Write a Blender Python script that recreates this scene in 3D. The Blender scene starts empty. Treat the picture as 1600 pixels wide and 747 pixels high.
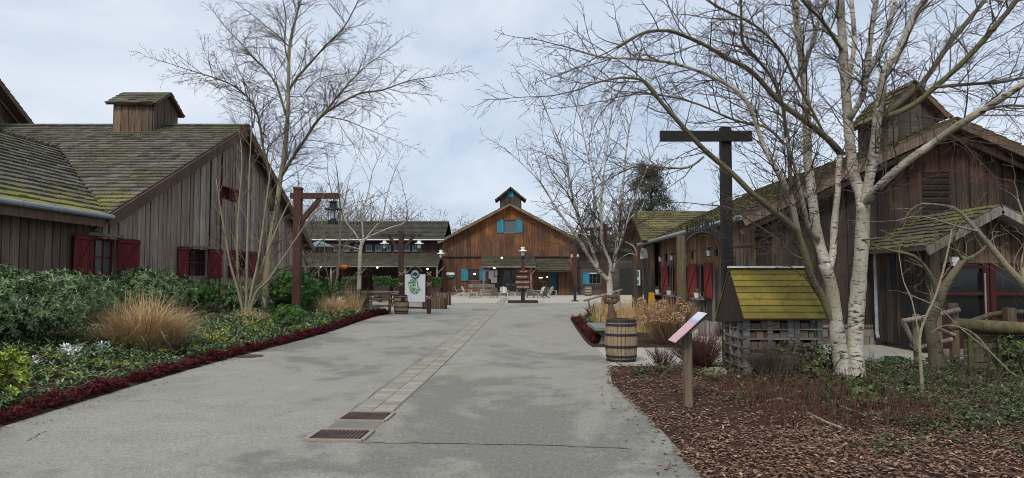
import bpy, bmesh, math, random
from mathutils import Vector as V, Matrix, noise
from math import radians as R, sin, cos, pi, sqrt, atan2
random.seed(7)
S = bpy.context.scene
COL = S.collection
# ------------------------------------------------------------------ camera, sky, sun, exposure
F = 1150.0; H = 1.7; TILT = math.atan(60.5/F)
cam = bpy.data.cameras.new('camera'); camo = bpy.data.objects.new('camera', cam); COL.objects.link(camo)
cam.sensor_width = 36; cam.lens = 36*F/1600; cam.clip_end = 6000; cam.clip_start = .05
camo.location = (0, 0, H); camo.rotation_euler = (R(90)+TILT, 0, 0)
S.camera = camo
SUN_EL, SUN_AZ = 48, 200        # high diffuse light from behind the left shoulder
w = bpy.data.worlds.new('World'); S.world = w; w.use_nodes = True
nt = w.node_tree; nt.nodes.clear()
def WN(t, **k):
    n = nt.nodes.new(t)
    for a, b in k.items(): setattr(n, a, b)
    return n
wo = WN('ShaderNodeOutputWorld'); bg = WN('ShaderNodeBackground'); bg.inputs[1].default_value = .1
sky = WN('ShaderNodeTexSky', sky_type='NISHITA', sun_disc=False); sky.sun_elevation = R(SUN_EL); sky.sun_rotation = R(SUN_AZ)
tc = WN('ShaderNodeTexCoord'); mp = WN('ShaderNodeMapping'); mp.inputs['Scale'].default_value = (1.0, 1.0, 2.3); mp.inputs['Location'].default_value = (.35, .1, .2)
nz = WN('ShaderNodeTexNoise'); nz.inputs['Scale'].default_value = 2.3; nz.inputs['Detail'].default_value = 5; nz.inputs['Roughness'].default_value = .6; nz.inputs['Distortion'].default_value = .35
cr = WN('ShaderNodeValToRGB')
e = cr.color_ramp.elements; e[0].position = .38; e[0].color = (3.4, 4.0, 4.9, 1); e[1].position = .68; e[1].color = (5.3, 5.6, 6.05, 1)
m_ = cr.color_ramp.elements.new(.5); m_.color = (4.1, 4.65, 5.45, 1)
mx = WN('ShaderNodeMix', data_type='RGBA'); mx.inputs[0].default_value = .9
L = nt.links.new
L(tc.outputs['Generated'], mp.inputs[0]); L(mp.outputs[0], nz.inputs[0]); L(nz.outputs[0], cr.inputs[0])
L(sky.outputs[0], mx.inputs[6]); L(cr.outputs[0], mx.inputs[7]); L(mx.outputs[2], bg.inputs[0]); L(bg.outputs[0], wo.inputs[0])
sl = bpy.data.lights.new('sun', 'SUN'); sl.energy = 1.5; sl.angle = R(12); sl.color = (1, .92, .80)
so = bpy.data.objects.new('sun', sl); COL.objects.link(so)
_d = V((sin(R(SUN_AZ))*cos(R(SUN_EL)), cos(R(SUN_AZ))*cos(R(SUN_EL)), sin(R(SUN_EL))))
so.rotation_euler = _d.to_track_quat('Z', 'Y').to_euler()
S.view_settings.view_transform = 'Standard'; S.view_settings.look = 'None'; S.view_settings.exposure = .68; S.view_settings.gamma = 1
S.view_settings.use_curve_mapping = False
S.cycles.pixel_filter_type = 'BLACKMAN_HARRIS'; S.cycles.filter_width = .95; S.cycles.max_bounces = 5; S.cycles.diffuse_bounces = 2; S.cycles.transparent_max_bounces = 6

# ------------------------------------------------------------------ terrain heights and picture geometry
def edgeL(y): return -5.85 + .12*sin(y*.35) + (0.25 if y > 33 else 0)*(y-33)*.3
def edgeR(y): return 1.64 + .03*sin(y*.9) + max(0, y-12)*.12
def hgt(x, y):
    if x < -5.8 and y < 36: return max(0, min(.5, .115*(edgeL(y)-x)))
    if x > edgeR(y) and y < 14.2:
        d = min(x-edgeR(y), 14.3-y)
        return max(0, min(.12, d*.12))
    return 0.0
def ray(px, py):
    a = (px-800)/F; b = (373.5-py)/F
    return V((a, cos(TILT)-b*sin(TILT), sin(TILT)+b*cos(TILT)))
def P(px, py, Y):
    d = ray(px, py); s = Y/d.y
    return V((d.x*s, Y, H+d.z*s))
def G(px, py):
    d = ray(px, py); z = 0
    for _ in range(12):
        s = (z-H)/d.z; z = .5*z+.5*hgt(d.x*s, d.y*s)
    s = (z-H)/d.z
    return V((d.x*s, d.y*s, z))

# ------------------------------------------------------------------ mesh collector
class MB:
    def __init__(s): s.v = []; s.f = []; s.m = []; s.cur = 0
    def add(s, vs, fs):
        b = len(s.v); s.v += [tuple(p) for p in vs]
        for f in fs: s.f.append([b+i for i in f]); s.m.append(s.cur)
    def box(s, c, size, rot=None):
        hx, hy, hz = size[0]/2, size[1]/2, size[2]/2; c = V(c)
        vs = [V((x*hx, y*hy, z*hz)) for x, y, z in ((-1,-1,-1),(1,-1,-1),(1,1,-1),(-1,1,-1),(-1,-1,1),(1,-1,1),(1,1,1),(-1,1,1))]
        if rot is not None: vs = [rot @ p for p in vs]
        s.add([p+c for p in vs], ((0,3,2,1),(4,5,6,7),(0,1,5,4),(1,2,6,5),(2,3,7,6),(3,0,4,7)))
    def b6(s, x0, x1, y0, y1, z0, z1): s.box(((x0+x1)/2, (y0+y1)/2, (z0+z1)/2), (abs(x1-x0), abs(y1-y0), abs(z1-z0)))
    def bar(s, a, b, wd, ht, up=V((0,0,1))):
        a = V(a); b = V(b); d = (b-a); ln = d.length; d.normalize()
        if abs(d.dot(up)) > .98: up = V((0,1,0))
        x = d.cross(up).normalized(); z = x.cross(d)
        s.box((a+b)/2, (wd, ln, ht), Matrix((x, d, z)).transposed())
    def tube(s, pts, rad, n=6, cap=True, ell=1.0):
        k = len(pts); pts = [V(p) for p in pts]; vs = []; prev = None
        for i in range(k):
            t = (pts[min(i+1, k-1)]-pts[max(i-1, 0)])
            if t.length < 1e-9: t = V((0,0,1))
            t.normalize()
            if prev is None: prev = t.orthogonal().normalized()
            x = (prev-t*prev.dot(t))
            x = x.normalized() if x.length > 1e-6 else t.orthogonal().normalized()
            prev = x; y = t.cross(x); r = rad[i] if hasattr(rad, '__len__') else rad
            for j in range(n):
                a = 2*pi*j/n; vs.append(pts[i]+x*cos(a)*r+y*sin(a)*r*ell)
        fs = [(i*n+j, i*n+(j+1) % n, (i+1)*n+(j+1) % n, (i+1)*n+j) for i in range(k-1) for j in range(n)]
        if cap: fs += [tuple(range(n))[::-1], tuple((k-1)*n+j for j in range(n))]
        s.add(vs, fs)
    def lathe(s, c, prof, n=20):
        s.tube([V(c)+V((0,0,z)) for r, z in prof], [r for r, z in prof], n) if False else s._lathe(V(c), prof, n)
    def _lathe(s, c, prof, n):
        vs = []; k = len(prof)
        for r, z in prof:
            for j in range(n): a = 2*pi*j/n; vs.append(c+V((r*cos(a), r*sin(a), z)))
        fs = [(i*n+j, i*n+(j+1) % n, (i+1)*n+(j+1) % n, (i+1)*n+j) for i in range(k-1) for j in range(n)]
        fs += [tuple(range(n))[::-1], tuple((k-1)*n+j for j in range(n))]
        s.add(vs, fs)
    def prism(s, poly, ext):
        n = len(poly); poly = [V(p) for p in poly]; ext = V(ext)
        fs = [tuple(range(n)), tuple(range(n, 2*n))[::-1]] + [(i, i+n, (i+1) % n+n, (i+1) % n) for i in range(n)]
        s.add(poly+[p+ext for p in poly], fs)
    def build(s, name, mats, parent=None, smooth=False, off=None):
        me = bpy.data.meshes.new(name)
        o = off if off is not None else (parent_world(parent) if parent else V((0,0,0)))
        vs = [(p[0]-o.x, p[1]-o.y, p[2]-o.z) for p in s.v]
        me.from_pydata(vs, [], s.f)
        if not isinstance(mats, (list, tuple)): mats = [mats]
        for m in mats: me.materials.append(m)
        if len(mats) > 1: me.polygons.foreach_set('material_index', s.m)
        if smooth: me.polygons.foreach_set('use_smooth', [True]*len(me.polygons))
        me.validate(); me.update()
        ob = bpy.data.objects.new(name, me); COL.objects.link(ob)
        if parent: ob.parent = parent
        else: ob.location = o
        return ob
def parent_world(o):
    p = V((0,0,0))
    while o: p += o.location; o = o.parent
    return p
def thing(name, loc, label, cat, group=None, rz=0):
    o = bpy.data.objects.new(name, None); COL.objects.link(o); o.location = loc; o.rotation_euler = (0,0,rz); o.empty_display_size = .2
    o['label'] = label; o['category'] = cat
    if group: o['group'] = group
    return o
def tag(o, label, cat, group=None):
    o['label'] = label; o['category'] = cat
    if group: o['group'] = group
    return o
def struct(o, kind='structure', label=None, cat=None):
    o['kind'] = kind
    if label: o['label'] = label
    if cat: o['category'] = cat
    return o
def copy_tree(o, loc=None, rz=None, label=None, parent=None, scale=None):
    c = o.copy(); COL.objects.link(c)
    if parent: c.parent = parent
    if loc is not None: c.location = loc
    if rz is not None: c.rotation_euler = (0,0,rz)
    if scale is not None: c.scale = (scale,)*3
    if label: c['label'] = label
    for ch in [x for x in o.children]: copy_tree(ch, parent=c)
    return c

# ------------------------------------------------------------------ materials
MC = {}
class NM:
    def __init__(s, name, rough=.8, spec=.3):
        s.m = bpy.data.materials.new(name); s.m.use_nodes = True; s.t = s.m.node_tree
        s.b = s.t.nodes['Principled BSDF']; s.b.inputs['Roughness'].default_value = rough; s.b.inputs['Specular IOR Level'].default_value = spec
        MC[name] = s.m
    def n(s, t, **k):
        n = s.t.nodes.new(t)
        for a, b in k.items():
            if a.startswith('i_'): n.inputs[a[2:]].default_value = b
            else: setattr(n, a, b)
        return n
    def l(s, a, b): s.t.links.new(a, b)
    def coords(s, scale=(1,1,1), kind='Object'):
        t = s.n('ShaderNodeTexCoord'); m = s.n('ShaderNodeMapping'); m.inputs['Scale'].default_value = scale
        s.l(t.outputs[kind], m.inputs[0]); return m.outputs[0]
    def noise(s, scale, detail=4, vec=None, rough=.55, dist=0):
        n = s.n('ShaderNodeTexNoise'); n.inputs['Scale'].default_value = scale; n.inputs['Detail'].default_value = detail
        n.inputs['Roughness'].default_value = rough; n.inputs['Distortion'].default_value = dist
        if vec is not None: s.l(vec, n.inputs[0])
        return n.outputs[0]
    def ramp(s, fac, stops):
        r = s.n('ShaderNodeValToRGB'); e = r.color_ramp.elements
        for i, (p, c) in enumerate(stops):
            x = e[i] if i < 2 else e.new(p)
            x.position = p; x.color = (c[0], c[1], c[2], 1) if hasattr(c, '__len__') else (c, c, c, 1)
        s.l(fac, r.inputs[0]); return r.outputs[0]
    def mix(s, fac, a, b, mode='MIX'):
        m = s.n('ShaderNodeMix', data_type='RGBA', blend_type=mode)
        for k, v in ((0, fac), (6, a), (7, b)):
            if hasattr(v, 'is_linked') or hasattr(v, 'links'): s.l(v, m.inputs[k])
            elif k == 0: m.inputs[0].default_value = v
            else: m.inputs[k].default_value = (v[0], v[1], v[2], 1) if hasattr(v, '__len__') else (v, v, v, 1)
        return m.outputs[2]
    def island(s): return s.n('ShaderNodeNewGeometry').outputs['Random Per Island']
    def bump(s, h, strength=.3, dist=.02):
        b = s.n('ShaderNodeBump'); b.inputs['Strength'].default_value = strength; b.inputs['Distance'].default_value = dist
        s.l(h, b.inputs['Height']); s.l(b.outputs[0], s.b.inputs['Normal'])
    def col(s, c): s.l(c, s.b.inputs['Base Color']); return s.m
def sep_z(m, vec, ch='Z'):
    s = m.n('ShaderNodeSeparateXYZ'); m.l(vec, s.inputs[0]); return s.outputs[ch]
def maprange(m, v, a, b, c=0, d=1):
    n = m.n('ShaderNodeMapRange'); n.inputs[1].default_value = a; n.inputs[2].default_value = b; n.inputs[3].default_value = c; n.inputs[4].default_value = d
    m.l(v, n.inputs[0]); return n.outputs[0]
def math_(m, op, a, b):
    n = m.n('ShaderNodeMath', operation=op)
    for i, v in enumerate((a, b)):
        if hasattr(v, 'links'): m.l(v, n.inputs[i])
        else: n.inputs[i].default_value = v
    return n.outputs[0]
def plain(name, c, rough=.7, spec=.3, metal=0, var=.15, nscale=6):
    m = NM(name, rough, spec); m.b.inputs['Metallic'].default_value = metal
    v = m.noise(nscale, 5, m.coords()); i = m.island()
    a = m.mix(m.ramp(v, [(.3, 0), (.7, 1)]), tuple(x*(1-var) for x in c), tuple(min(1, x*(1+var)) for x in c))
    k = m.mix(maprange(m, i, 0, 1, .0, var*1.2), a, (0.02, .02, .02))
    return m.col(k)
def wood(name, cols, stain=(.03,.027,.025), stain_amt=.5, warm=None, warm_z=None, hz=False, moss=0, zlow=None):
    """boards: colour per board, long grain, weather stains; warm = sheltered colour under the eaves"""
    m = NM(name, .85, .15)
    sc = (14, 14, .7) if not hz else (.7, .7, 14)
    vec = m.coords(sc); obj = m.coords()
    isl = m.island()
    base = m.ramp(isl, [(0, cols[0]), (1, cols[-1])] + [((i+1)/(len(cols)-1), cols[i+1]) for i in range(len(cols)-2)])
    # shift noise per board
    off = m.n('ShaderNodeVectorMath', operation='ADD'); sc2 = m.n('ShaderNodeCombineXYZ'); mul = math_(m, 'MULTIPLY', isl, 37.0)
    m.l(mul, sc2.inputs[0]); m.l(mul, sc2.inputs[2]); m.l(vec, off.inputs[0]); m.l(sc2.outputs[0], off.inputs[1])
    g = m.noise(1.6, 6, off.outputs[0], .65)
    c = base
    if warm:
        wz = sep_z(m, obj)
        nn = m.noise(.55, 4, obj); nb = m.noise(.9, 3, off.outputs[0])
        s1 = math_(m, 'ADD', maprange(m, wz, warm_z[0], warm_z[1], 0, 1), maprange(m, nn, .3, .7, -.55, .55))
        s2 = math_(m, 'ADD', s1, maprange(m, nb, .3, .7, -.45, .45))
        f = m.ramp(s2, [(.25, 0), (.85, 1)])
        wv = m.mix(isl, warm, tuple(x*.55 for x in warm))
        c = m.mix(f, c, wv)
    c = m.mix(m.ramp(g, [(.3, .75), (.62, 0)]), c, stain)
    st = m.noise(.5, 5, m.coords((1.6, 1.6, .5)), .6)
    c = m.mix(m.ramp(st, [(.42, stain_amt), (.62, 0)]), c, stain)
    if zlow:
        z = sep_z(m, obj); c = m.mix(maprange(m, math_(m, 'ADD', z, math_(m, 'MULTIPLY', g, .6)), zlow[0], zlow[1], .8, 0), c, stain)
    if moss:
        mo = m.noise(2.5, 5, obj); c = m.mix(m.ramp(mo, [(.5, 0), (.65, moss)]), c, (.09, .11, .03))
    m.bump(g, .5, .012)
    return m.col(c)
def shingle_mat(name, a, b, moss, lichen, mossamt=.8, mz=(.45, .62), lich_z=None):
    m = NM(name, .9, .1); obj = m.coords(); isl = m.island()
    c = m.mix(isl, a, b)
    n1 = m.noise(.45, 5, obj, .6); n2 = m.noise(7, 4, obj, .7)
    f = m.ramp(math_(m, 'ADD', n1, math_(m, 'MULTIPLY', math_(m, 'SUBTRACT', n2, .5), .35)), [(mz[0], 0), (mz[1], mossamt)])
    c = m.mix(f, c, moss)
    n3 = m.noise(.8, 5, obj, .6)
    if lich_z:
        z = sep_z(m, obj); n3 = math_(m, 'ADD', math_(m, 'MULTIPLY', n3, .6), maprange(m, z, lich_z[0], lich_z[1], .42, .0))
    c = m.mix(m.ramp(n3, [(.52, 0), (.72, .85)]), c, lichen)
    c = m.mix(m.ramp(n2, [(.3, .5), (.5, 0)]), c, (.02, .02, .018))
    m.bump(n2, .6, .02)
    return m.col(c)
def leafmat(name, cols, rough=.55, spec=.35, trans=.0):
    m = NM(name, rough, spec)
    c = m.ramp(m.island(), [(0, cols[0]), (1, cols[-1])] + [((i+1)/(len(cols)-1), cols[i+1]) for i in range(len(cols)-2)])
    return m.col(c)
def glow(name, c, st):
    m = NM(name); m.b.inputs['Base Color'].default_value = (*c, 1); m.b.inputs['Emission Color'].default_value = (*c, 1); m.b.inputs['Emission Strength'].default_value = st
    return m.m

M_left = wood('weathered_grey_brown_boards', [(.46,.355,.28), (.33,.24,.185), (.57,.475,.39), (.39,.275,.21), (.51,.42,.35)], stain=(.06,.047,.04), stain_amt=.35)
M_leftbrown = wood('brown_boards', [(.29,.19,.135), (.18,.12,.09), (.36,.26,.19), (.23,.15,.105)], stain_amt=.45)
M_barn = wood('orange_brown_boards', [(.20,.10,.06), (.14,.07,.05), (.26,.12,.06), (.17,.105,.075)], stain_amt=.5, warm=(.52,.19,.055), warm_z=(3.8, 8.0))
M_wing = wood('dark_red_brown_boards', [(.10,.05,.035), (.07,.045,.035), (.13,.07,.05)], stain_amt=.5)
M_grey = wood('grey_siding_boards', [(.10,.085,.075), (.16,.13,.11), (.07,.06,.055)], stain_amt=.5, hz=True)
M_right = wood('blackened_boards', [(.06,.047,.04), (.10,.072,.058), (.03,.026,.025), (.13,.09,.07)], stain=(.018,.016,.016), stain_amt=.85, warm=(.24,.11,.065), warm_z=(2.8, 6.0))
M_rside = wood('shop_front_boards', [(.16,.14,.13), (.07,.062,.06), (.34,.32,.30), (.11,.095,.09)], stain_amt=.45, warm=(.66,.38,.19), warm_z=(1.75, 2.4))
M_annex = wood('annex_boards', [(.05,.045,.045), (.035,.033,.035), (.09,.085,.085)], stain_amt=.5, warm=(.30,.15,.07), warm_z=(1.5, 2.5))
M_dark = wood('dark_timber', [(.05,.035,.028), (.075,.05,.04)], stain_amt=.4)
M_fascia = wood('brown_fascia_timber', [(.15,.085,.055), (.19,.115,.08), (.13,.075,.05)], stain_amt=.3)
M_redpost = wood('red_brown_post_timber', [(.14,.058,.038), (.10,.042,.03)], stain_amt=.4)
M_grwood = wood('silvery_grey_timber', [(.36,.33,.29), (.25,.225,.19), (.45,.42,.38)], stain_amt=.3)
M_brwood = wood('brown_outdoor_timber', [(.20,.14,.09), (.27,.2,.13), (.15,.10,.07)], stain_amt=.35)
M_mosswood = wood('mossy_round_timber', [(.22,.18,.12), (.17,.14,.09)], stain_amt=.4, moss=.9)
M_palelog = wood('pale_rail_timber', [(.5,.43,.33), (.38,.32,.24)], stain_amt=.3)
M_shL = shingle_mat('mossy_shingles', (.085,.078,.065), (.19,.175,.145), (.10,.11,.052), (.27,.25,.07), .7, (.45,.64), lich_z=(3.2, 4.8))
M_shB = shingle_mat('dark_shingles', (.04,.038,.035), (.075,.07,.062), (.06,.068,.04), (.10,.10,.05), .6)
M_shP = shingle_mat('olive_porch_shingles', (.05,.045,.035), (.085,.08,.06), (.07,.075,.045), (.11,.11,.05), .6)
M_shR = shingle_mat('yellowed_mossy_shingles', (.07,.06,.05), (.15,.13,.10), (.13,.12,.04), (.28,.24,.07), .8, (.4,.58))
M_hotel = shingle_mat('yellow_lichen_boards', (.15,.125,.035), (.26,.21,.045), (.12,.115,.045), (.33,.27,.045), .6)
M_doorred = wood('dark_red_door_paint', [(.09,.012,.012), (.07,.01,.01)], stain_amt=.5)
M_red = wood('red_painted_boards', [(.22,.024,.03), (.17,.02,.025), (.27,.036,.04)], stain=(.055,.016,.016), stain_amt=.45)
M_redpale = wood('faded_red_painted_boards', [(.36,.045,.045), (.30,.035,.035), (.40,.06,.055)], stain=(.16,.03,.03), stain_amt=.35)
M_blue = wood('turquoise_painted_boards', [(.045,.26,.38), (.04,.23,.34), (.06,.3,.42)], stain=(.03,.12,.18), stain_amt=.25)
M_teal = plain('dark_teal_paint', (.04,.12,.13), .5)
M_glass = NM('window_glass', .08, .5); M_glass.b.inputs['Base Color'].default_value = (.012,.014,.016,1); M_glass = M_glass.m
M_glassc = plain('curtained_glass', (.10,.11,.11), .15, .5)
M_black = plain('black_painted_metal', (.014,.014,.016), .5, .4)
M_blackpost = plain('black_painted_timber', (.02,.019,.02), .7, .25)
M_zinc = plain('zinc_gutter', (.28,.31,.34), .45, .5, .3)
M_whitepipe = plain('pale_downpipe_paint', (.38,.39,.41), .5)
M_white = plain('white_paint', (.75,.75,.73), .6, var=.08)
M_lampwhite = plain('white_enamel', (.8,.8,.78), .4, var=.04)
M_lampglass = plain('milky_lamp_glass', (.6,.62,.62), .15, .6, var=.05)
M_bulb = glow('lit_bulb', (1, .85, .62), 6)
M_inlight = glow('lit_interior', (1, .72, .4), 1.6)
M_stone = plain('footing_stone', (.26,.24,.21), .9, var=.35, nscale=3)
M_conc = plain('bench_concrete', (.22,.23,.20), .9, var=.3, nscale=4)
M_stave = wood('oak_barrel_staves', [(.42,.33,.23), (.36,.27,.18), (.48,.39,.28)], stain=(.18,.12,.07), stain_amt=.5)
M_stavegray = wood('grey_barrel_staves', [(.27,.22,.17), (.22,.17,.13), (.32,.27,.21)], stain_amt=.4)
M_hoop = plain('barrel_hoop_iron', (.02,.021,.024), .6, .4)
M_rust = plain('rusty_iron', (.085,.058,.048), .85, .2, var=.4)
M_pink = plain('pinkish_cement', (.34,.27,.225), .9)

def birch(name, white, dark, patch=.55, tint=None, vs=(7, 7, 26)):
    m = NM(name, .85, .15); obj = m.coords(); v = m.coords(vs)
    n1 = m.noise(1.0, 6, v, .7); n2 = m.noise(2.2, 5, obj, .6); n3 = m.noise(30, 3, obj, .6)
    c = m.mix(m.ramp(n2, [(.4, 0), (.7, .8)]), white, tuple(x*.62 for x in white))
    if tint: c = m.mix(m.ramp(m.noise(1.3, 5, obj), [(.45, 0), (.6, .8)]), c, tint)
    n5 = math_(m, 'ADD', n1, math_(m, 'MULTIPLY', math_(m, 'SUBTRACT', m.noise(1.4, 4, obj), .5), .5)); c = m.mix(m.ramp(n5, [(patch-.13, 1), (patch-.04, 0)]), c, dark)
    c = m.mix(m.ramp(n3, [(.35, .35), (.5, 0)]), c, dark)
    m.bump(n1, .6, .015); return m.col(c)
M_birch = birch('white_birch_bark', (.55,.51,.44), (.06,.048,.038), .5, tint=(.25,.22,.15))
M_birch2 = birch('pale_birch_bark', (.56,.53,.47), (.07,.06,.05), .50, tint=(.33,.31,.25), vs=(2.6,2.6,7))
M_birch3 = birch('yellowish_birch_bark', (.29,.26,.185), (.10,.085,.06), .42, tint=(.30,.26,.15))
M_limb = birch('mossy_limb_bark', (.16,.14,.10), (.035,.028,.022), .48, tint=(.17,.155,.08))
M_twig = leafmat('brown_twigs', [(.06,.045,.036), (.095,.072,.058), (.075,.057,.045)], .9, .1)
M_twigl = leafmat('light_twigs', [(.17,.135,.09), (.24,.20,.14), (.14,.11,.075)], .9, .1)
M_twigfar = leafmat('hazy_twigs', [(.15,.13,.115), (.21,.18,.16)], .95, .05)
M_redtwig = leafmat('red_brown_twigs', [(.10,.045,.035), (.06,.03,.026), (.16,.08,.06)], .9, .1)
M_rhodo = leafmat('rhododendron_leaves', [(.06,.12,.038), (.09,.17,.055), (.14,.22,.085), (.035,.065,.025), (.21,.28,.13)], .42, .5)
M_green = leafmat('green_shrub_leaves', [(.035,.11,.018), (.06,.16,.026), (.025,.07,.014), (.11,.22,.04)], .5, .4)
M_hedge = leafmat('hedge_leaves', [(.035,.085,.015), (.055,.12,.022), (.02,.05,.01), (.09,.17,.04)], .5, .4)
M_lime = leafmat('lime_leaves', [(.22,.30,.03), (.32,.38,.05), (.14,.22,.03)], .45, .4)
M_cover = leafmat('ground_cover_leaves', [(.06,.14,.045), (.10,.20,.06), (.035,.065,.03), (.16,.26,.09), (.08,.12,.05), (.24,.30,.15), (.13,.10,.06)], .5, .4)
M_yel = leafmat('yellow_green_leaves', [(.30,.32,.03), (.40,.40,.05), (.16,.24,.04)], .5, .3)
M_sedum = leafmat('dark_red_foliage', [(.085,.012,.016), (.13,.018,.024), (.045,.01,.012), (.17,.035,.04), (.07,.03,.02)], .75, .15)
M_silver = leafmat('silver_leaves', [(.62,.66,.66), (.72,.74,.74), (.5,.56,.56)], .7, .2)
M_straw = leafmat('straw_blades', [(.54,.37,.19), (.66,.47,.25), (.26,.15,.07), (.78,.62,.38), (.40,.25,.12)], .8, .15)
M_straw2 = leafmat('pale_straw_blades', [(.48,.33,.15), (.66,.50,.26), (.28,.18,.08), (.56,.40,.2)], .8, .15)
M_litter = leafmat('brown_leaf_litter', [(.14,.075,.05), (.27,.165,.11), (.05,.028,.022), (.34,.22,.15), (.18,.10,.065), (.07,.04,.03), (.46,.34,.25)], .8, .2)
M_ivy = leafmat('ivy_leaves', [(.04,.07,.02), (.07,.11,.03), (.02,.035,.013), (.12,.17,.05), (.09,.10,.035)], .5, .35)
M_agave = leafmat('spiky_leaves', [(.09,.10,.05), (.14,.13,.08), (.16,.08,.06)], .5, .3)
M_pine = leafmat('pine_needles', [(.014,.028,.014), (.022,.04,.02), (.03,.05,.026)], .8, .1)
M_hyd = leafmat('dried_flower_petals', [(.42,.26,.15), (.55,.38,.24), (.32,.18,.11)], .85, .1)

# ------------------------------------------------------------------ ground, road and beds
def sheet(name, poly, z, mat):
    mb = MB(); mb.add([(x, y, z) for x, y in poly], [tuple(range(len(poly)))]); return struct(mb.build(name, mat))
m = NM('far_ground', .95, .1); c = m.mix(m.ramp(m.noise(.3, 5, m.coords()), [(.35, 0), (.65, 1)]), (.09,.085,.05), (.15,.13,.08)); m.col(c)
sheet('ground', [(-2500,-300), (2500,-300), (2500,4000), (-2500,4000)], -.06, MC['far_ground'])
m = NM('worn_asphalt', .88, .2); obj = m.coords()
big = m.noise(.32, 6, m.coords((1, .55, 1)), .62, .5); mid = m.noise(1.7, 6, obj, .65, .3); fine = m.noise(26, 8, m.coords((1, .45, 1)), .95); vo = m.noise(70, 4, m.coords((1, .4, 1)), .9)
c = m.mix(m.ramp(mid, [(.3, 0), (.7, 1)]), (.27,.26,.225), (.345,.333,.295))
y_ = sep_z(m, obj, 'Y'); x_ = sep_z(m, obj, 'X')
near = maprange(m, y_, 8, 22, .10, -.03); mid_x = m.ramp(maprange(m, x_, -5, 3, 0, 1), [(.15, 0), (.5, 1)])
f = math_(m, 'ADD', big, math_(m, 'MULTIPLY', mid_x, near))
f = math_(m, 'ADD', f, math_(m, 'MULTIPLY', math_(m, 'SUBTRACT', mid, .5), .42))
f = math_(m, 'ADD', f, math_(m, 'MULTIPLY', math_(m, 'SUBTRACT', fine, .5), .16))
dk = m.ramp(f, [(.53, 0), (.61, .9)])
c = m.mix(dk, c, (.165,.16,.14))
gr = m.noise(.6, 6, m.coords((1.3, .5, 1)), .7, .3); c = m.mix(m.ramp(gr, [(.52, 0), (.66, .5)]), c, (.17,.175,.11))
c = m.mix(m.ramp(fine, [(.34, .75), (.5, 0)]), c, (.085,.082,.072)); c = m.mix(m.ramp(fine, [(.52, 0), (.68, .7)]), c, (.52,.50,.45))
c = m.mix(m.ramp(vo, [(.36, .6), (.5, 0)]), c, (.09,.088,.08)); c = m.mix(m.ramp(vo, [(.56, 0), (.7, .5)]), c, (.55,.54,.5))
sp = m.noise(5, 5, obj, .75); c = m.mix(m.ramp(sp, [(.27, .8), (.33, 0)]), c, (.07,.065,.058))
rg = m.ramp(dk, [(0, .92), (1, .68)]); m.l(rg, m.b.inputs['Roughness'])
m.bump(fine, .5, .01); m.col(c)
road = [(-40, 78), (-40, 34), (-14, 34), (-14, -12), (6, -12), (30, -12), (30, 78)]
sheet('road', road, 0, MC['worn_asphalt'])
m = NM('pale_concrete', .9, .15); obj = m.coords(); c = m.mix(m.ramp(m.noise(1.2, 6, obj, .65), [(.3, 0), (.7, 1)]), (.36,.33,.27), (.46,.43,.37)); c = m.mix(m.ramp(m.noise(60, 3, obj), [(.35, .3), (.5, 0)]), c, (.2,.19,.17)); m.col(c)
sheet('walkway', [(edgeR(14.3)-.02, 14.28), (30, 14.0), (30, 33), (5.4, 33), (4.9, 30.5), (5.0, 17.9), (2.05, 17.9), (2.0, 16)], .004, MC['pale_concrete'])
sheet('plaza', [(-26, 50), (24, 50), (24, 76), (-26, 76)], .004, MC['pale_concrete'])
# paving strip of setts
m = NM('setts', .9, .15); c = m.mix(m.island(), (.24,.222,.178), (.36,.335,.28)); c = m.mix(m.ramp(m.noise(22, 5, m.coords()), [(.3, .5), (.5, 0)]), c, (.15,.14,.11)); m.col(c)
def strip_x(y):
    pts = [(6.0, -1.9), (7.7, -1.83), (9.3, -1.78), (12, -1.68), (15.1, -1.58), (20, -1.45), (30, -1.22), (45, -.9), (60, -.55)]
    for (a, b), (c_, d) in zip(pts, pts[1:]):
        if y <= c_: return b+(d-b)*(y-a)/(c_-a)
    return pts[-1][1]
mb = MB(); y = 9.45
while y < 62:
    ln = .235
    for k in (-1, 1):
        y0, y1 = y+.006, y+ln-.006; x0 = strip_x(y)+(0 if k > 0 else -.265)+.006; x1 = x0+.253
        j = random.uniform(0, .004)
        mb.add([(x0,y0,.002),(x1,y0,.002),(x1,y1,.002),(x0,y1,.002),(x0,y0,.01+j),(x1,y0,.01+j),(x1,y1,.01+j),(x0,y1,.01+j)], ((4,5,6,7),(0,1,5,4),(1,2,6,5),(2,3,7,6),(3,0,4,7)))
    y += ln
struct(mb.build('paving_strip', MC['setts']))
m = plain('joint_sand', (.19,.178,.15), .95)
mb = MB(); ys = [7.75+i*.5 for i in range(110)]
for a, b in zip(ys, ys[1:]):
    mb.add([(strip_x(a)-.285,a,.004),(strip_x(a)+.275,a,.004),(strip_x(b)+.275,b,.004),(strip_x(b)-.285,b,.004)], ((0,1,2,3),))
struct(mb.build('paving_bed', m))
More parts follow.
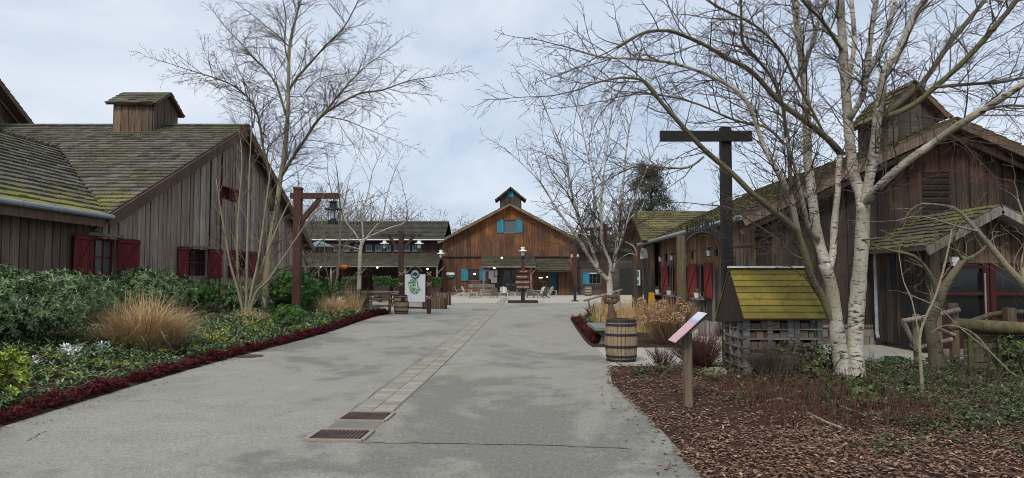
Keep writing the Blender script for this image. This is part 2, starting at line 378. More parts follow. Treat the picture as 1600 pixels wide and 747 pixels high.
# cracks and joints in the asphalt
mk = plain('crack_fill', (.05,.05,.045), .95)
def crack(pts, wd=.012, seed=1):
    rr = random.Random(seed); mb = MB(); q = []
    for a, b in zip(pts, pts[1:]):
        for i in range(12): t = i/12; q.append(V(a).lerp(V(b), t)+V((rr.uniform(-.02,.02), rr.uniform(-.02,.02), 0)))
    for a, b in zip(q, q[1:]):
        d = (b-a).normalized(); n = V((-d.y, d.x, 0))*wd*rr.uniform(.4, 1)
        mb.add([a-n, b-n, b+n, a+n], ((0,1,2,3),))
    for i, p in enumerate(mb.v): mb.v[i] = (p[0], p[1], .0035)
    struct(mb.build('pavement_crack', mk))
crack([G(560,692), G(700,693), G(850,696), G(1000,702)], .012, 1)
crack([G(545,645), G(620,588), G(700,530), G(745,495)], .006, 4)
crack([G(40,690), G(75,672)], .006, 5); crack([G(1000,512), G(1040,548)], .01, 6)
# left bed: soil mound
soil = NM('dark_soil', .95, .1); c = soil.mix(soil.ramp(soil.noise(9, 6, soil.coords(), .7), [(.3, 0), (.7, 1)]), (.022,.016,.012), (.075,.052,.038)); soil.bump(soil.noise(14, 5, soil.coords()), .8, .05); soil.col(c)
def heightfield(name, xf, x1, y0, y1, nx, ny, mat, up=.006, rim=True):
    mb = MB(); vs = []
    for j in range(ny+1):
        y = y0+(y1-y0)*j/ny
        for i in range(nx+1):
            a = xf(y); x = a+(x1-a)*(i/nx)**1.3
            vs.append((x, y, hgt(x, y)+up+(.018*noise.noise(V((x*3, y*3, 0))) if 0 < i else 0)*(1 if i > 1 else 0)))
    mb.add(vs, [(j*(nx+1)+i, j*(nx+1)+i+1, (j+1)*(nx+1)+i+1, (j+1)*(nx+1)+i) for j in range(ny) for i in range(nx)])
    return struct(mb.build(name, mat, smooth=True))
heightfield('flower_bed_soil', edgeL, -40, -8, 35.5, 34, 90, MC['dark_soil'])
mul = NM('bark_mulch', .95, .1); c = mul.mix(mul.ramp(mul.noise(16, 6, mul.coords(), .75), [(.3, 0), (.7, 1)]), (.018,.011,.009), (.10,.052,.037)); mul.bump(mul.noise(22, 5, mul.coords()), .9, .04); mul.col(c)
heightfield('mulch_bed', edgeR, 30, -8, 14.25, 40, 60, MC['bark_mulch'], .01)
mb = MB(); B2 = [(1.98,18.2),(1.95,19),(1.98,20.4),(2.15,25),(2.4,30.5),(3.4,32),(4.8,30.5),(4.9,18.0)]
mb.prism([(x, y, .0) for x, y in B2], (0,0,.022)); struct(mb.build('planting_bed', MC['dark_soil']))
# ------------------------------------------------------------------ wall / roof builders
def board_wall(mb, O, u, n, length, zb, zt, w=.2, ops=(), proud=.03, th=.03, hz=False, rr=random, gap=.38):
    O = V(O); u = V(u); n = V(n)
    cuts = [0.0]; p = 0
    q_ = 0
    while p < length-.01:
        q_ += 1; p = min(length, p+w*rr.uniform(.85, 1.15)*(1.25 if q_ % 2 else gap)); cuts.append(p)
    for a, b, _, _ in ops: cuts += [a, b]
    cuts = sorted(set(round(c, 4) for c in cuts if 0 <= c <= length))
    k = 0
    for a, b in zip(cuts, cuts[1:]):
        if b-a < .02: continue
        k += 1; c = (a+b)/2; segs = [(zb(c), None)]
        top = zt(c); zlist = [(zb(c), top)]
        for oa, ob, z0, z1 in ops:
            if oa-1e-4 <= c <= ob+1e-4:
                nl = []
                for s0, s1 in zlist:
                    if z1 <= s0 or z0 >= s1: nl.append((s0, s1)); continue
                    if z0 > s0: nl.append((s0, z0))
                    if z1 < s1: nl.append((z1, s1))
                zlist = nl
        d = proud*rr.uniform(.85,1.3) if (b-a) > w*.75 else 0; jit = rr.uniform(0, .006); e = 0 if d == 0 else .012
        for s0, s1 in zlist:
            istop = abs(s1-top) < 1e-6
            ta, tb = (zt(a), zt(b)) if istop else (s1, s1)
            if max(ta, tb) <= s0+.02: continue
            ta = max(ta, s0+.01); tb = max(tb, s0+.01)
            pa = O+u*(a-e); pb = O+u*(b+e); f = n*(d+th+jit); g = n*d
            vs = [pa+g+V((0,0,s0)), pb+g+V((0,0,s0)), pb+f+V((0,0,s0)), pa+f+V((0,0,s0)), pa+g+V((0,0,ta)), pb+g+V((0,0,tb)), pb+f+V((0,0,tb)), pa+f+V((0,0,ta))]
            mb.add(vs, ((0,1,2,3),(4,7,6,5),(3,2,6,7),(0,3,7,4),(1,5,6,2)))
def inter(poly, v):
    xs = []
    for (u0, v0), (u1, v1) in zip(poly, poly[1:]+poly[:1]):
        if (v0 <= v < v1) or (v1 <= v < v0): xs.append(u0+(u1-u0)*(v-v0)/(v1-v0))
    return (min(xs), max(xs)) if len(xs) >= 2 else None
def shingles(mb, O, u, v, poly, course=.3, sw=.22, th=.03,  jit=.35, rr=random, sag=.0):
    """O corner, u along eave, v up the slope, poly in (u,v) metres"""
    O = V(O); u = V(u).normalized(); v = V(v).normalized(); n = u.cross(v)
    if n.z < 0: n = -n
    vmax = max(p[1] for p in poly); vmin = min(p[1] for p in poly); umin = min(p[0] for p in poly)
    nrow = max(1, round((vmax-vmin)/course)); cs = (vmax-vmin)/nrow
    for j in range(nrow):
        v0 = vmin+j*cs; v1 = v0+cs
        i0 = inter(poly, v0+1e-4); i1 = inter(poly, v1-1e-4)
        if not i0 or not i1: continue
        lo, hi = min(i0[0], i1[0]), max(i0[1], i1[1]); x = lo-rr.uniform(0, sw)
        row = rr.uniform(-.012, .012)
        while x < hi:
            ww = sw*rr.uniform(.7, 1.35); a, b = x, x+ww-.006; x += ww
            a0, b0 = max(a, i0[0]), min(b, i0[1]); a1, b1 = max(a, i1[0]), min(b, i1[1])
            if b0-a0 < .015 or b1-a1 < .0: 
                if not (b0-a0 > .01 or b1-a1 > .01): continue
                b0 = max(b0, a0+.01); b1 = max(b1, a1+.01)
            dv = rr.uniform(-1, 1)*jit*.06*cs/.3 + row; t = th*rr.uniform(.85, 1.3); lift = rr.uniform(0, .008)
            q = lambda uu, vv, h: O+u*uu+v*vv+n*h
            vs = [q(a0, v0+dv-.03, .004), q(b0, v0+dv-.03, .004), q(b0, v0+dv-.03, t+lift+.012), q(a0, v0+dv-.03, t+lift+.012), q(a1, v1+.02, .012+lift*.3), q(b1, v1+.02, .012+lift*.3)]
            mb.add(vs, ((0,1,2,3), (3,2,5,4), (0,3,4), (1,5,2)))
def deck(mb, O, u, v, poly, th=.12):
    O = V(O); u = V(u).normalized(); v = V(v).normalized(); n = u.cross(v)
    if n.z < 0: n = -n
    mb.prism([O+u*a+v*b-n*.002 for a, b in poly], -n*th)
def window(root, c, u, n, wd, ht, frame_mat, glass=None, sill=True, bars=(2, 2), depth=.1, name='window', fw=.05):
    """frame mesh, with pane and sill as its children"""
    c = V(c); u = V(u); n = V(n); z = V((0,0,1)); mb = MB(); rot = Matrix((u, n, z)).transposed()
    def bx(cu, cz, su, sz, dn, sn): return mb.box(c+u*cu+z*cz+n*dn, (su, sn, sz), rot)
    bx(-wd/2+fw/2, 0, fw, ht, -.02, .07); bx(wd/2-fw/2, 0, fw, ht, -.02, .07)
    bx(0, ht/2-fw/2, wd-2*fw, fw, -.02, .066); bx(0, -ht/2+fw/2, wd-2*fw, fw, -.02, .066)
    for i in range(1, bars[0]): bx(-wd/2+wd*i/bars[0], 0, .03, ht-2*fw, -.03, .03)
    for i in range(1, bars[1]): bx(0, -ht/2+ht*i/bars[1], wd-2*fw, .028, -.03, .026)
    fo = mb.build(name, frame_mat, root)
    mb = MB(); mb.box(c-n*.06, (wd-.01, .02, ht-.01), rot); mb.build('pane', glass or M_glass, fo)
    if sill:
        mb = MB(); mb.box(c-z*(ht/2+.03)+n*.05, (wd+.14, .14, .05), rot); mb.build('sill', M_grwood, fo)
    return fo
def shutter(root, c, u, n, wd, ht, mat, diag=1, name='shutter', ledge=True):
    c = V(c); u = V(u).normalized(); n = V(n).normalized(); z = V((0,0,1)); mb = MB(); rot = Matrix((u, n, z)).transposed()
    k = max(3, round(wd/.14))
    for i in range(k): mb.box(c+u*(-wd/2+wd*(i+.5)/k)+n*random.uniform(0,.003), (wd/k-.006, .025, ht), rot)
    for s in (-1, 1): mb.box(c+z*s*(ht/2-.09)+n*.026, (wd-.01, .025, .1), rot)
    a = c-u*(wd/2-.06)*diag-z*(ht/2-.14)+n*.025; b = c+u*(wd/2-.06)*diag+z*(ht/2-.14)+n*.025
    mb.bar(a, b, .024, .09, up=n.cross((b-a).normalized()))
    o = mb.build(name, mat, root)
    for s in (-1, 1): mb = MB(); mb.box(c+z*s*(ht/2-.09)-u*(wd*.25)*diag+n*.042, (wd*.45, .006, .03), rot); mb.build('hinge', M_black, o)
    return o

X_, Y_, Z_ = V((1,0,0)), V((0,1,0)), V((0,0,1))

# ------------------------------------------------------------------ LEFT BARN
XE, XW = -11.5, -12.0
YF, YA, YR = 20.8, 31.7, 42.6; ZE, ZA = 3.45, 8.3
sl = (ZA-ZE)/(YA-YF)
LB = thing('barn', (XW, YA, .3), 'weathered grey board barn with mossy shingle roof and small rooftop lantern on the left', 'barn')
def ztop(u):  # wall along +Y starting YF+.3
    y = 9+u
    if y < YF: return 3.42
    return min(ZE+(y-YF)*sl, ZE+(YR-y)*sl)-.18 if y > YF+.4 else 3.42
wins = []   # (y0,y1,z0,z1)
def yz(px, py): # on wall plane XW
    d = ray(px, py); s = XW/d.x; return d.y*s, H+d.z*s
wl = [(139,178,371,430), (290,322,388,432), (366,386,393,432)]
for a, b, t, bt in wl:
    ya, zt_ = yz(a, t); yb, _ = yz(b, t); _, zb_ = yz(a, bt); wins.append((ya, yb, zb_, zt_))
yv0, zv1 = yz(342, 289); yv1, zv0 = yz(356, 314); vent = (yv0, yv1, zv0, zv1)
ops = [(a-9, b-9, c, d) for a, b, c, d in wins+[vent]]
mb = MB(); board_wall(mb, (XW, 9, 0), Y_, X_, YF+.6-9, lambda u: .2, ztop, .2, ops); mb.build('wall', M_leftbrown, LB)
sh = YF+.6-9
mb = MB(); board_wall(mb, (XW, YF+.6, 0), Y_, X_, YR-1.2-YF-.2, lambda u: .2, lambda u: ztop(u+sh), .17, [(a-sh, b-sh, c, d) for a, b, c, d in ops], proud=.075, gap=.36); mb.build('wall', M_left, LB)
mb = MB(); board_wall(mb, (XW, YR-.6, 0), -X_, Y_, 14, lambda u: .2, lambda u: 3.4, .3); mb.build('wall', M_left, LB); mb = MB(); board_wall(mb, (XW-14, 9, 0), X_, -Y_, 14, lambda u: 0, lambda u: 3.4, .3); mb.build('wall', M_left, LB)
for i, (a, b, c, d) in enumerate(wins):
    wd, ht = b-a, d-c; cy, cz = (a+b)/2, (c+d)/2
    window(LB, (XW-.04, cy, cz), Y_, X_, wd, ht, M_red, M_glassc if i == 0 else M_glass, bars=(3, 2))
    lw = (1.0, .95, .95)[i]
    for s in (-1, 1):   # shutters stand ajar from the wall
        a1 = R(4 if s < 0 else 9); ud = V((sin(a1), cos(a1)*s, 0)); nd = V((cos(a1), -sin(a1)*s, 0))
        e0 = cy+s*(wd/2+.02); ww = lw
        shutter(LB, V((XW+.12, e0, cz))+ud*ww/2, ud, nd, ww, ht+.1, M_red, diag=s)
    mb = MB(); mb.box((XW+.09, cy, d+.1), (.12, wd+.5, .09)); mb.build('lintel', M_grwood, LB)
# upper vent with louvres and a shutter
a, b, c, d = vent; mb = MB()
for k in range(8): mb.box((XW+.0, (a+b)/2, c+(k+.5)*(d-c)/8), (.05, b-a-.08, .02), Matrix.Rotation(.6, 3, 'Y'))
for yy in (a+.03, b-.03): mb.b6(XW-.03, XW+.09, yy-.03, yy+.03, c, d)
for zz in (c+.03, d-.03): mb.b6(XW-.03, XW+.088, a, b, zz-.03, zz+.03)
vo_ = mb.build('louvre_window', M_red, LB)
mb = MB(); mb.b6(XW-.1, XW-.08, a, b, c, d); mb.build('backing', M_glass, vo_)
shutter(LB, (XW+.13, b+(b-a)*.45, (c+d)/2), Y_, X_, (b-a)*.85, d-c, M_red)
# roofs
kink = V((-17.5, 28.2, 6.63)); tx = -22.4
def plane_v(p, q): d = (V(q)-V(p)); return d.normalized()
vS = V((0, YA-YF, ZA-ZE)).normalized(); Ls = sqrt((YA-YF)**2+(ZA-ZE)**2)
O = V((XE, YF, ZE)); 
uS = -X_
def uvS(p): p = V(p)-O; return (p.dot(uS), p.dot(vS))
polyS = [(0, 0), (6, (kink.y-YF)/vS.y), (9.9, (30.7-YF)/vS.y), (11.2, Ls), (0, Ls)]
mb = MB(); shingles(mb, O, uS, vS, polyS, .38, .32, .05, .45)
mb2 = MB(); deck(mb2, O, uS, vS, polyS, .16)
# far slope of the main roof and the ridge beyond the wing
vN = V((0, YA-YR, ZA-ZE)).normalized(); polyN = [(0,0), (14,0), (14,Ls), (0,Ls)]
shingles(mb, (XE, YR, ZE), uS, vN, polyN, .5, .5, .035); deck(mb2, (XE, YR, ZE), uS, vN, polyN, .16)
# left wing: slope facing the road, two pitches
v1 = V((-6, 0, 6.63-ZE)).normalized(); l1 = sqrt(36+(6.63-ZE)**2)
OW = V((XE, 8.5, ZE)); L0 = YF-8.5
p1 = [(0,0), (L0,0), (28.2-8.5,l1), (0,l1)]
shingles(mb, OW, Y_, v1, p1, .38, .32, .05, .45); deck(mb2, OW, Y_, v1, p1, .16)
v2 = V((-3.9, 0, 1.1)).normalized(); l2 = sqrt(3.9**2+1.1**2)
O2 = V((-17.5, 8.5, 6.63)); p2 = [(0,0), (28.2-8.5,0), (30.7-8.5,l2), (0,l2)]
shingles(mb, O2, Y_, v2, p2, .38, .32, .05, .45); deck(mb2, O2, Y_, v2, p2, .16)
# ridge caps
y0 = XE
for k in range(46):
    x = XE-.05-k*.25; mb.box((x, YA-.1, ZA+.03), (.27, .24, .03), Matrix.Rotation(.4, 3, 'X')); mb.box((x, YA+.1, ZA+.03), (.27, .24, .03), Matrix.Rotation(-.4, 3, 'X'))
rf = mb.build('roof', M_shL, LB); mb2.build('roof_deck', M_fascia, rf)
mb = MB()   # broad bargeboards on the gable
for (ya, za), (yb, zb_) in (((YF-.05, ZE), (YA, ZA)), ((YR+.05, ZE), (YA, ZA))):
    d = V((0, yb-ya, zb_-za)).normalized(); nn = V((0, -d.z, d.y)); nn = nn if nn.z > 0 else -nn
    a = V((XE+.03, ya, za)); b = V((XE+.03, yb, zb_))
    mb.prism([a-nn*.02, b-nn*.02, b-nn*.38, a-nn*.38], (.05, 0, 0))
mb.build('bargeboard', M_fascia, LB)
mb = MB()
for (ya, za), (yb, zb_) in (((YF+.1, ZE-.4), (YA, ZA-.42)), ((YR-.1, ZE-.4), (YA, ZA-.42))): mb.bar((XW+.12, ya, za), (XW+.12, yb, zb_), .05, .07)
for yy in (24.6, 38.5): mb.b6(XW-.1, XE, yy-.09, yy+.09, ZE+(min(yy-YF, YR-yy))*sl-.5, ZE+(min(yy-YF, YR-yy))*sl-.28)
mb.build('gable_trim', M_grwood, LB)
mb = MB(); mb.b6(XE-.02, XE+.03, 8.5, YF-.1, ZE-.33, ZE-.06); mb.build('eave_board', M_fascia, LB)
mb = MB(); mb.tube([(XE+.1, 8.5, ZE-.03), (XE+.1, YF+.15, ZE-.03)], .075, 10)
for yy in range(9, 21, 1): mb.tube([(XE+.1, yy, ZE-.03), (XE+.1, yy+.03, ZE-.03)], .085, 10)
mb.build('gutter', M_zinc, LB)
# rooftop lantern (cupola)
def cupola(root, cx, cy, zb, w, dp, hw, rise, over, axis, mwall, mroof, name='cupola', zdrop=.8, blue=False):
    """axis 'X': ridge along X, gable to +X; 'Y': gable to -Y"""
    root2 = MB()
    if axis == 'X':
        x0, x1, y0, y1 = cx-w/2, cx+w/2, cy-dp/2, cy+dp/2
        zt = lambda y: zb+hw+rise*(1-abs(y-cy)/(dp/2))
        board_wall(root2, (x0, y0, 0), X_, -Y_, w, lambda u: zb-zdrop, lambda u: zb+hw, .19)
        board_wall(root2, (x1, y0, 0), Y_, X_, dp, lambda u: zb-zdrop, lambda u: zt(y0+u), .19)
        board_wall(root2, (x1, y1, 0), -X_, Y_, w, lambda u: zb-zdrop, lambda u: zb+hw, .19)
        board_wall(root2, (x0, y1, 0), -Y_, -X_, dp, lambda u: zb-zdrop, lambda u: zt(y1-u), .19)
        cw = root2.build(name, mwall, root); mb = MB(); md = MB()
        for s in (-1, 1):
            vv = V((0, -s*(dp/2+over), rise*(dp/2+over)/(dp/2))).normalized(); ll = (dp/2+over)/abs(vv.y)
            Oo = V((x0-over, cy+s*(dp/2+over), zb+hw+rise-rise*(dp/2+over)/(dp/2)))
            pl = [(0,0), (w+2*over,0), (w+2*over,ll), (0,ll)]
            shingles(mb, Oo, X_, vv, pl, .28, .24, .035, .6); deck(md, Oo, X_, vv, pl, .09)
    else:
        x0, x1, y0, y1 = cx-w/2, cx+w/2, cy-dp/2, cy+dp/2
        zt = lambda x: zb+hw+rise*(1-abs(x-cx)/(w/2))
        board_wall(root2, (x0, y0, 0), X_, -Y_, w, lambda u: zb-zdrop, lambda u: zt(x0+u), .19)
        board_wall(root2, (x1, y1, 0), -X_, Y_, w, lambda u: zb-zdrop, lambda u: zt(x1-u), .19)
        board_wall(root2, (x0, y1, 0), -Y_, -X_, dp, lambda u: zb-zdrop, lambda u: zb+hw, .19)
        board_wall(root2, (x1, y0, 0), Y_, X_, dp, lambda u: zb-zdrop, lambda u: zb+hw, .19)
        cw = root2.build(name, mwall, root); mb = MB(); md = MB()
        for s in (-1, 1):
            vv = V((-s*(w/2+over), 0, rise*(w/2+over)/(w/2))).normalized(); ll = (w/2+over)/abs(vv.x)
            Oo = V((cx+s*(w/2+over), y0-over, zb+hw+rise-rise*(w/2+over)/(w/2)))
            pl = [(0,0), (dp+2*over,0), (dp+2*over,ll), (0,ll)]
            shingles(mb, Oo, Y_, vv, pl, .28, .24, .035, .6); deck(md, Oo, Y_, vv, pl, .1)
    r = mb.build('cupola_roof', mroof, cw)
    if md.v: md.build('cupola_soffit', M_fascia, cw)
    return cw
cupola(LB, -15.9, YA, 8.25, 1.6, 2.15, .9, .6, .26, 'X', M_leftbrown, M_shL, zdrop=.9)
# tall rear block whose gable just shows above the ridge
mb = MB(); board_wall(mb, (-23, 25.6, 0), Y_, X_, 9.6, lambda u: 7.0, lambda u: 10.9-abs(u-4.8)*.62, .2, proud=.03)
mb.build('upper_block', M_leftbrown, LB); mb = MB(); md = MB()
for s in (-1, 1):
    vv = V((0, -s*5.6, 5.6*.62)).normalized(); ll = 5.6/abs(vv.y); Oo = V((-22.3, 30.4+s*5.6, 11.1-5.6*.62)); pl = [(0,0), (8,0), (8,ll), (0,ll)]
    shingles(mb, Oo, -X_, vv, pl, .37, .3, .035, .6); deck(md, Oo, -X_, vv, pl, .2)
md.bar((-22.6, 30.4, 10.55), (-22.6, 34.6, 8.0), .1, .1)
o = mb.build('upper_roof', M_shL, LB); md.build('roof_deck', M_fascia, o)

# ------------------------------------------------------------------ CENTRE BARN (facing the camera)
YB = 72.0; K = YB/F
def bx_(px): return (px-800)*K
def bz_(py): return H+(434.6-py)*K
CB = thing('barn', (bx_(797), YB, 0), 'orange-brown board barn with turquoise shutters and gable facing down the road', 'barn')
xl, xr = bx_(692), bx_(902); xm = bx_(797); za = bz_(319); ze = bz_(375)
zt = lambda u: za-.12-abs(xl+u-xm)*(za-ze)/((xr-xl)/2)
wn = [(bx_(787), bx_(806), bz_(364), bz_(344)), (bx_(732), bx_(749), bz_(439), bz_(421)), (bx_(786), bx_(811), .25, bz_(422)), (bx_(845), bx_(856), bz_(440), bz_(424))]
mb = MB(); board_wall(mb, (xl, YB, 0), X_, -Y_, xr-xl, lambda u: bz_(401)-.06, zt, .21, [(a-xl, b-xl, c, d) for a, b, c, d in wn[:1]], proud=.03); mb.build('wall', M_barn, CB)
mb = MB(); board_wall(mb, (xl, YB+.07, 0), X_, -Y_, xr-xl, lambda u: .25, lambda u: bz_(401), .21, [(a-xl, b-xl, c, d) for a, b, c, d in wn[1:]], proud=.03)
board_wall(mb, (xl, YB+18, 0), -Y_, -X_, 18, lambda u: .25, lambda u: ze, .4); board_wall(mb, (xr, YB, 0), Y_, X_, 18, lambda u: .25, lambda u: ze, .4)
M_barnlow = wood('red_brown_lower_boards', [(.22,.085,.045), (.13,.065,.045), (.31,.12,.055), (.16,.09,.065)], stain_amt=.5)
mb.build('lower_wall', M_barnlow, CB)
mb = MB(); mb.b6(xl-.05, xr+.05, YB-.02, YB+.3, -.02, .27); mb.build('stone_footing', M_stone, CB)
mb = MB(); mb.b6(xl, xr, YB-.14, YB-.06, bz_(401)-.09, bz_(401)+.02); mb.build('drip_board', M_dark, CB)
mb = MB(); md = MB(); mr = MB()
for s in (-1, 1):
    hw = (xr-xl)/2+.45; rs = (za-ze)/((xr-xl)/2); vv = V((-s*hw, 0, hw*rs)).normalized(); ll = hw/abs(vv.x)
    Oo = V((xm+s*hw, YB-.7, za+.02-hw*rs)); pl = [(0,0), (19,0), (19,ll), (0,ll)]
    shingles(mb, Oo, Y_, vv, pl, .45, .45, .04); deck(md, Oo, Y_, vv, pl, .12)
    a = V((xm, YB-.72, za)); b = V((xm+s*hw, YB-.72, za-hw*rs)); mr.bar(a-V((0,0,.12)), b-V((0,0,.12)), .05, .22)
o = mb.build('roof', M_shB, CB); md.build('roof_deck', M_fascia, o); mr.build('bargeboard', M_brwood, CB)
a, b, c, d = wn[0]; window(CB, ((a+b)/2, YB+.05, (c+d)/2), X_, -Y_, b-a, d-c, M_blue, M_glassc, bars=(2,1))
for s, q in ((-1, a), (1, b)): shutter(CB, (q+s*.33, YB-.1, (c+d)/2-.02), X_, -Y_, .62, d-c+.06, M_blue, diag=-s)
a, b, c, d = wn[1]; window(CB, ((a+b)/2, YB+.1, (c+d)/2), X_, -Y_, b-a, d-c, M_brwood, M_glass, bars=(3,2))
for s, q in ((-1, a), (1, b)): shutter(CB, (q+s*.37, YB-.04, (c+d)/2-.02), X_, -Y_, .66, d-c+.06, M_blue, diag=s)
a, b, c, d = wn[2]; mb = MB(); mb.b6(a, b, YB+.08, YB+.1, c, d); db = mb.build('door', M_teal, CB)
mb = MB()
for i in range(2):
    x0 = a+(b-a)*i/2+.1; x1 = a+(b-a)*(i+1)/2-.1; mb.b6(x0, x1, YB+.05, YB+.07, c+.75, d-.12)
mb.build('pane', M_glass, db)
mb = MB()
for q in (a, (a+b)/2, b): mb.b6(q-.05, q+.05, YB+.0, YB+.06, c, d)
mb.b6(a, b, YB+.002, YB+.058, d-.1, d); mb.build('door_frame', M_teal, db)
a, b, c, d = wn[3]; window(CB, ((a+b)/2, YB+.08, (c+d)/2), X_, -Y_, b-a, d-c, M_dark, M_glass, bars=(2,1))
mb = MB(); mb.b6(bx_(858), bx_(870), YB-.1, YB-.06, bz_(452), bz_(425)); mb.build('blue_panel', plain('deep_blue_paint', (.02,.09,.14)), CB)
mb = MB()
for k in range(8): x = bx_(872)+k*.17; mb.b6(x, x+.15, YB-.62+random.uniform(-.02,.02), YB-.58, .05, bz_(423))
mb.build('porch_screen', M_barnlow, CB)
# porch roofs
def leanto(root, x0, x1, yf, yb, zf, zb_, mat, post=(), name='porch_roof', course=.35, beam=M_grwood):
    vv = V((0, yb-yf, zb_-zf)); ll = vv.length; vv.normalize(); mb = MB(); pl = [(0,0), (x1-x0,0), (x1-x0,ll), (0,ll)]
    shingles(mb, (x0, yf, zf), X_, vv, pl, course, .35, .035, .5); r = mb.build(name, mat, root)
    md = MB(); deck(md, (x0, yf, zf), X_, vv, pl, .1); md.build('roof_deck', M_dark, r)
    md = MB(); md.b6(x0, x1, yf-.03, yf+.03, zf-.15, zf-.02); md.build('eave_board', beam, r)
    for px_ in post:
        md = MB(); md.b6(px_-.09, px_+.09, yf+.15, yf+.33, 0, zf-.05); md.bar((px_, yf+.24, zf-.8), (px_+.6, yf+.24, zf-.12), .09, .09); md.build('post', M_grwood, root)
leanto(CB, bx_(752), bx_(836), 69.6, YB, bz_(416)-.05, bz_(401), M_shP, (bx_(757), bx_(829)))
leanto(CB, bx_(836.5), bx_(889), 70, YB, bz_(423.5), bz_(405), M_shP, (), beam=M_dark)
mb = MB(); mb.b6(bx_(752), bx_(836), 69.7, YB-.05, 0, .3); mb.build('porch_deck', M_grwood, CB)
cupola(CB, xm+.05, YB+3, bz_(325), 2.05, 1.9, 1.4, .85, .5, 'Y', M_grey, M_shB, zdrop=1.2)
shutter(CB, (xm+.05, YB+1.98, bz_(303)+.2), X_, -Y_, .6, .68, M_blue)
mb = MB(); mb.b6(bx_(772)-.3, bx_(772)+.3, YB-.08, YB-.04, 1.2, 1.8)
for x, z, w_, h_ in ((767.5, 430, .25, .42), (775, 427, .14, .3)): mb.b6(bx_(x)-w_, bx_(x)+w_, YB-.085, YB-.05, bz_(z)-h_, bz_(z)+h_)
mb.build('notice', M_white, CB)
# green and white wall sign on left of the barn front
t = thing('wall_sign', (bx_(704), YB-.08, bz_(429)), 'small green and white oval sign on the barn front left of the turquoise shutters', 'sign')
mb = MB(); mb.prism([(bx_(704)+.42*cos(a*pi/10), YB-.08, bz_(430)+.32*sin(a*pi/10)) for a in range(20)], (0,-.04,0)); mb.build('panel', plain('sign_green', (.04,.14,.08)), t)
mb = MB(); mb.b6(bx_(704)-.4, bx_(704)+.4, YB-.135, YB-.122, bz_(430), bz_(430)+.22); mb.build('white_band', M_white, t)

# ------------------------------------------------------------------ long wing left of the barn
LW = thing('lodge', (bx_(590), YB, 0), 'long low dark lodge with row of small blue-framed windows, left of the orange barn', 'building')
x0, x1 = -27, bx_(690)
mb = MB(); cols = [521,536,552,571,586,600,615,630,644]; ops = [(bx_(p)-x0, bx_(p+9.5)-x0, bz_(393), bz_(383)) for p in cols]
board_wall(mb, (x0, YB+.2, 0), X_, -Y_, x1-x0, lambda u: 3.9, lambda u: 5.4, .22, ops); mb.build('upper_wall', M_wing, LW)
mb = MB(); board_wall(mb, (x0, YB+.5, 0), X_, -Y_, x1-x0, lambda u: 0, lambda u: 4.1, .3); mb.build('wall', M_dark, LW)
M_bluef = plain('pale_blue_frame_paint', (.28,.38,.46), .5)
for p in cols: window(LW, (bx_(p+4.75), YB+.15, bz_(388)), X_, -Y_, 9.5*K, 10*K, M_bluef, M_glassc, bars=(2,2), fw=.08)
mb = MB(); vv = V((0, 5.5, 2.2)); ll = vv.length; pl = [(0,0), (x1-x0+.3,0), (x1-x0+.3,ll), (0,ll)]
shingles(mb, (x0, 71.4, 5.4), X_, vv, pl, .42, .45, .035, .5); r = mb.build('roof', M_shB, LW)
md = MB(); deck(md, (x0, 71.4, 5.4), X_, vv, pl, .12); vv2 = V((0,-5.5,2.2)); deck(md, (x0, 82.4, 5.4), X_, vv2, pl, .12); md.build('roof_deck', M_dark, r)
md = MB(); md.tube([(x0, 71.3, 5.36), (x1+.3, 71.3, 5.36)], .08, 8); md.build('gutter', M_zinc, LW)
leanto(LW, x0, x1+.1, 67.6, YB, bz_(415)-.1, 4.1, M_shP, [bx_(p)*.95 for p in (480, 520, 565, 635, 684)])
for i in range(3):
    t = LW; 
# right wing
RW = thing('lodge', (10, YB+1, 0), 'grey siding wing with turquoise shutter, right of the orange barn', 'building')
mb = MB()
for k in range(22):
    z = .2+k*.19; 
    for (a, b) in ((bx_(903), bx_(921)), (bx_(940), 21)) if bz_(444) < z < bz_(428) else ((bx_(903), 21),):
        mb.box(((a+b)/2, YB+1+random.uniform(0,.01), z), (b-a, .05, .2), Matrix.Rotation(.08, 3, 'X'))
mb.build('wall', M_grey, RW)
window(RW, (bx_(930.5), YB+1.05, bz_(436)), X_, -Y_, 19*K, 16*K, M_brwood, M_glass, bars=(3,2))
shutter(RW, (bx_(917), YB+.9, bz_(436)), X_, -Y_, .68, 1.2, M_blue)
mb = MB(); vv = V((0, 5, 1.9)); ll = vv.length; pl = [(0,0), (15.5,0), (15.5,ll), (0,ll)]
shingles(mb, (bx_(900), 72.4, 4.25), X_, vv, pl, .42, .45, .035, .5); r = mb.build('roof', M_shB, RW)
md = MB(); deck(md, (bx_(900), 72.4, 4.25), X_, vv, pl, .12); md.build('roof_deck', M_dark, r)
mb = MB(); mb.b6(bx_(970), bx_(996), YB+.9, YB+.94, 0, 2.6); mb.build('door', M_blackpost, RW)

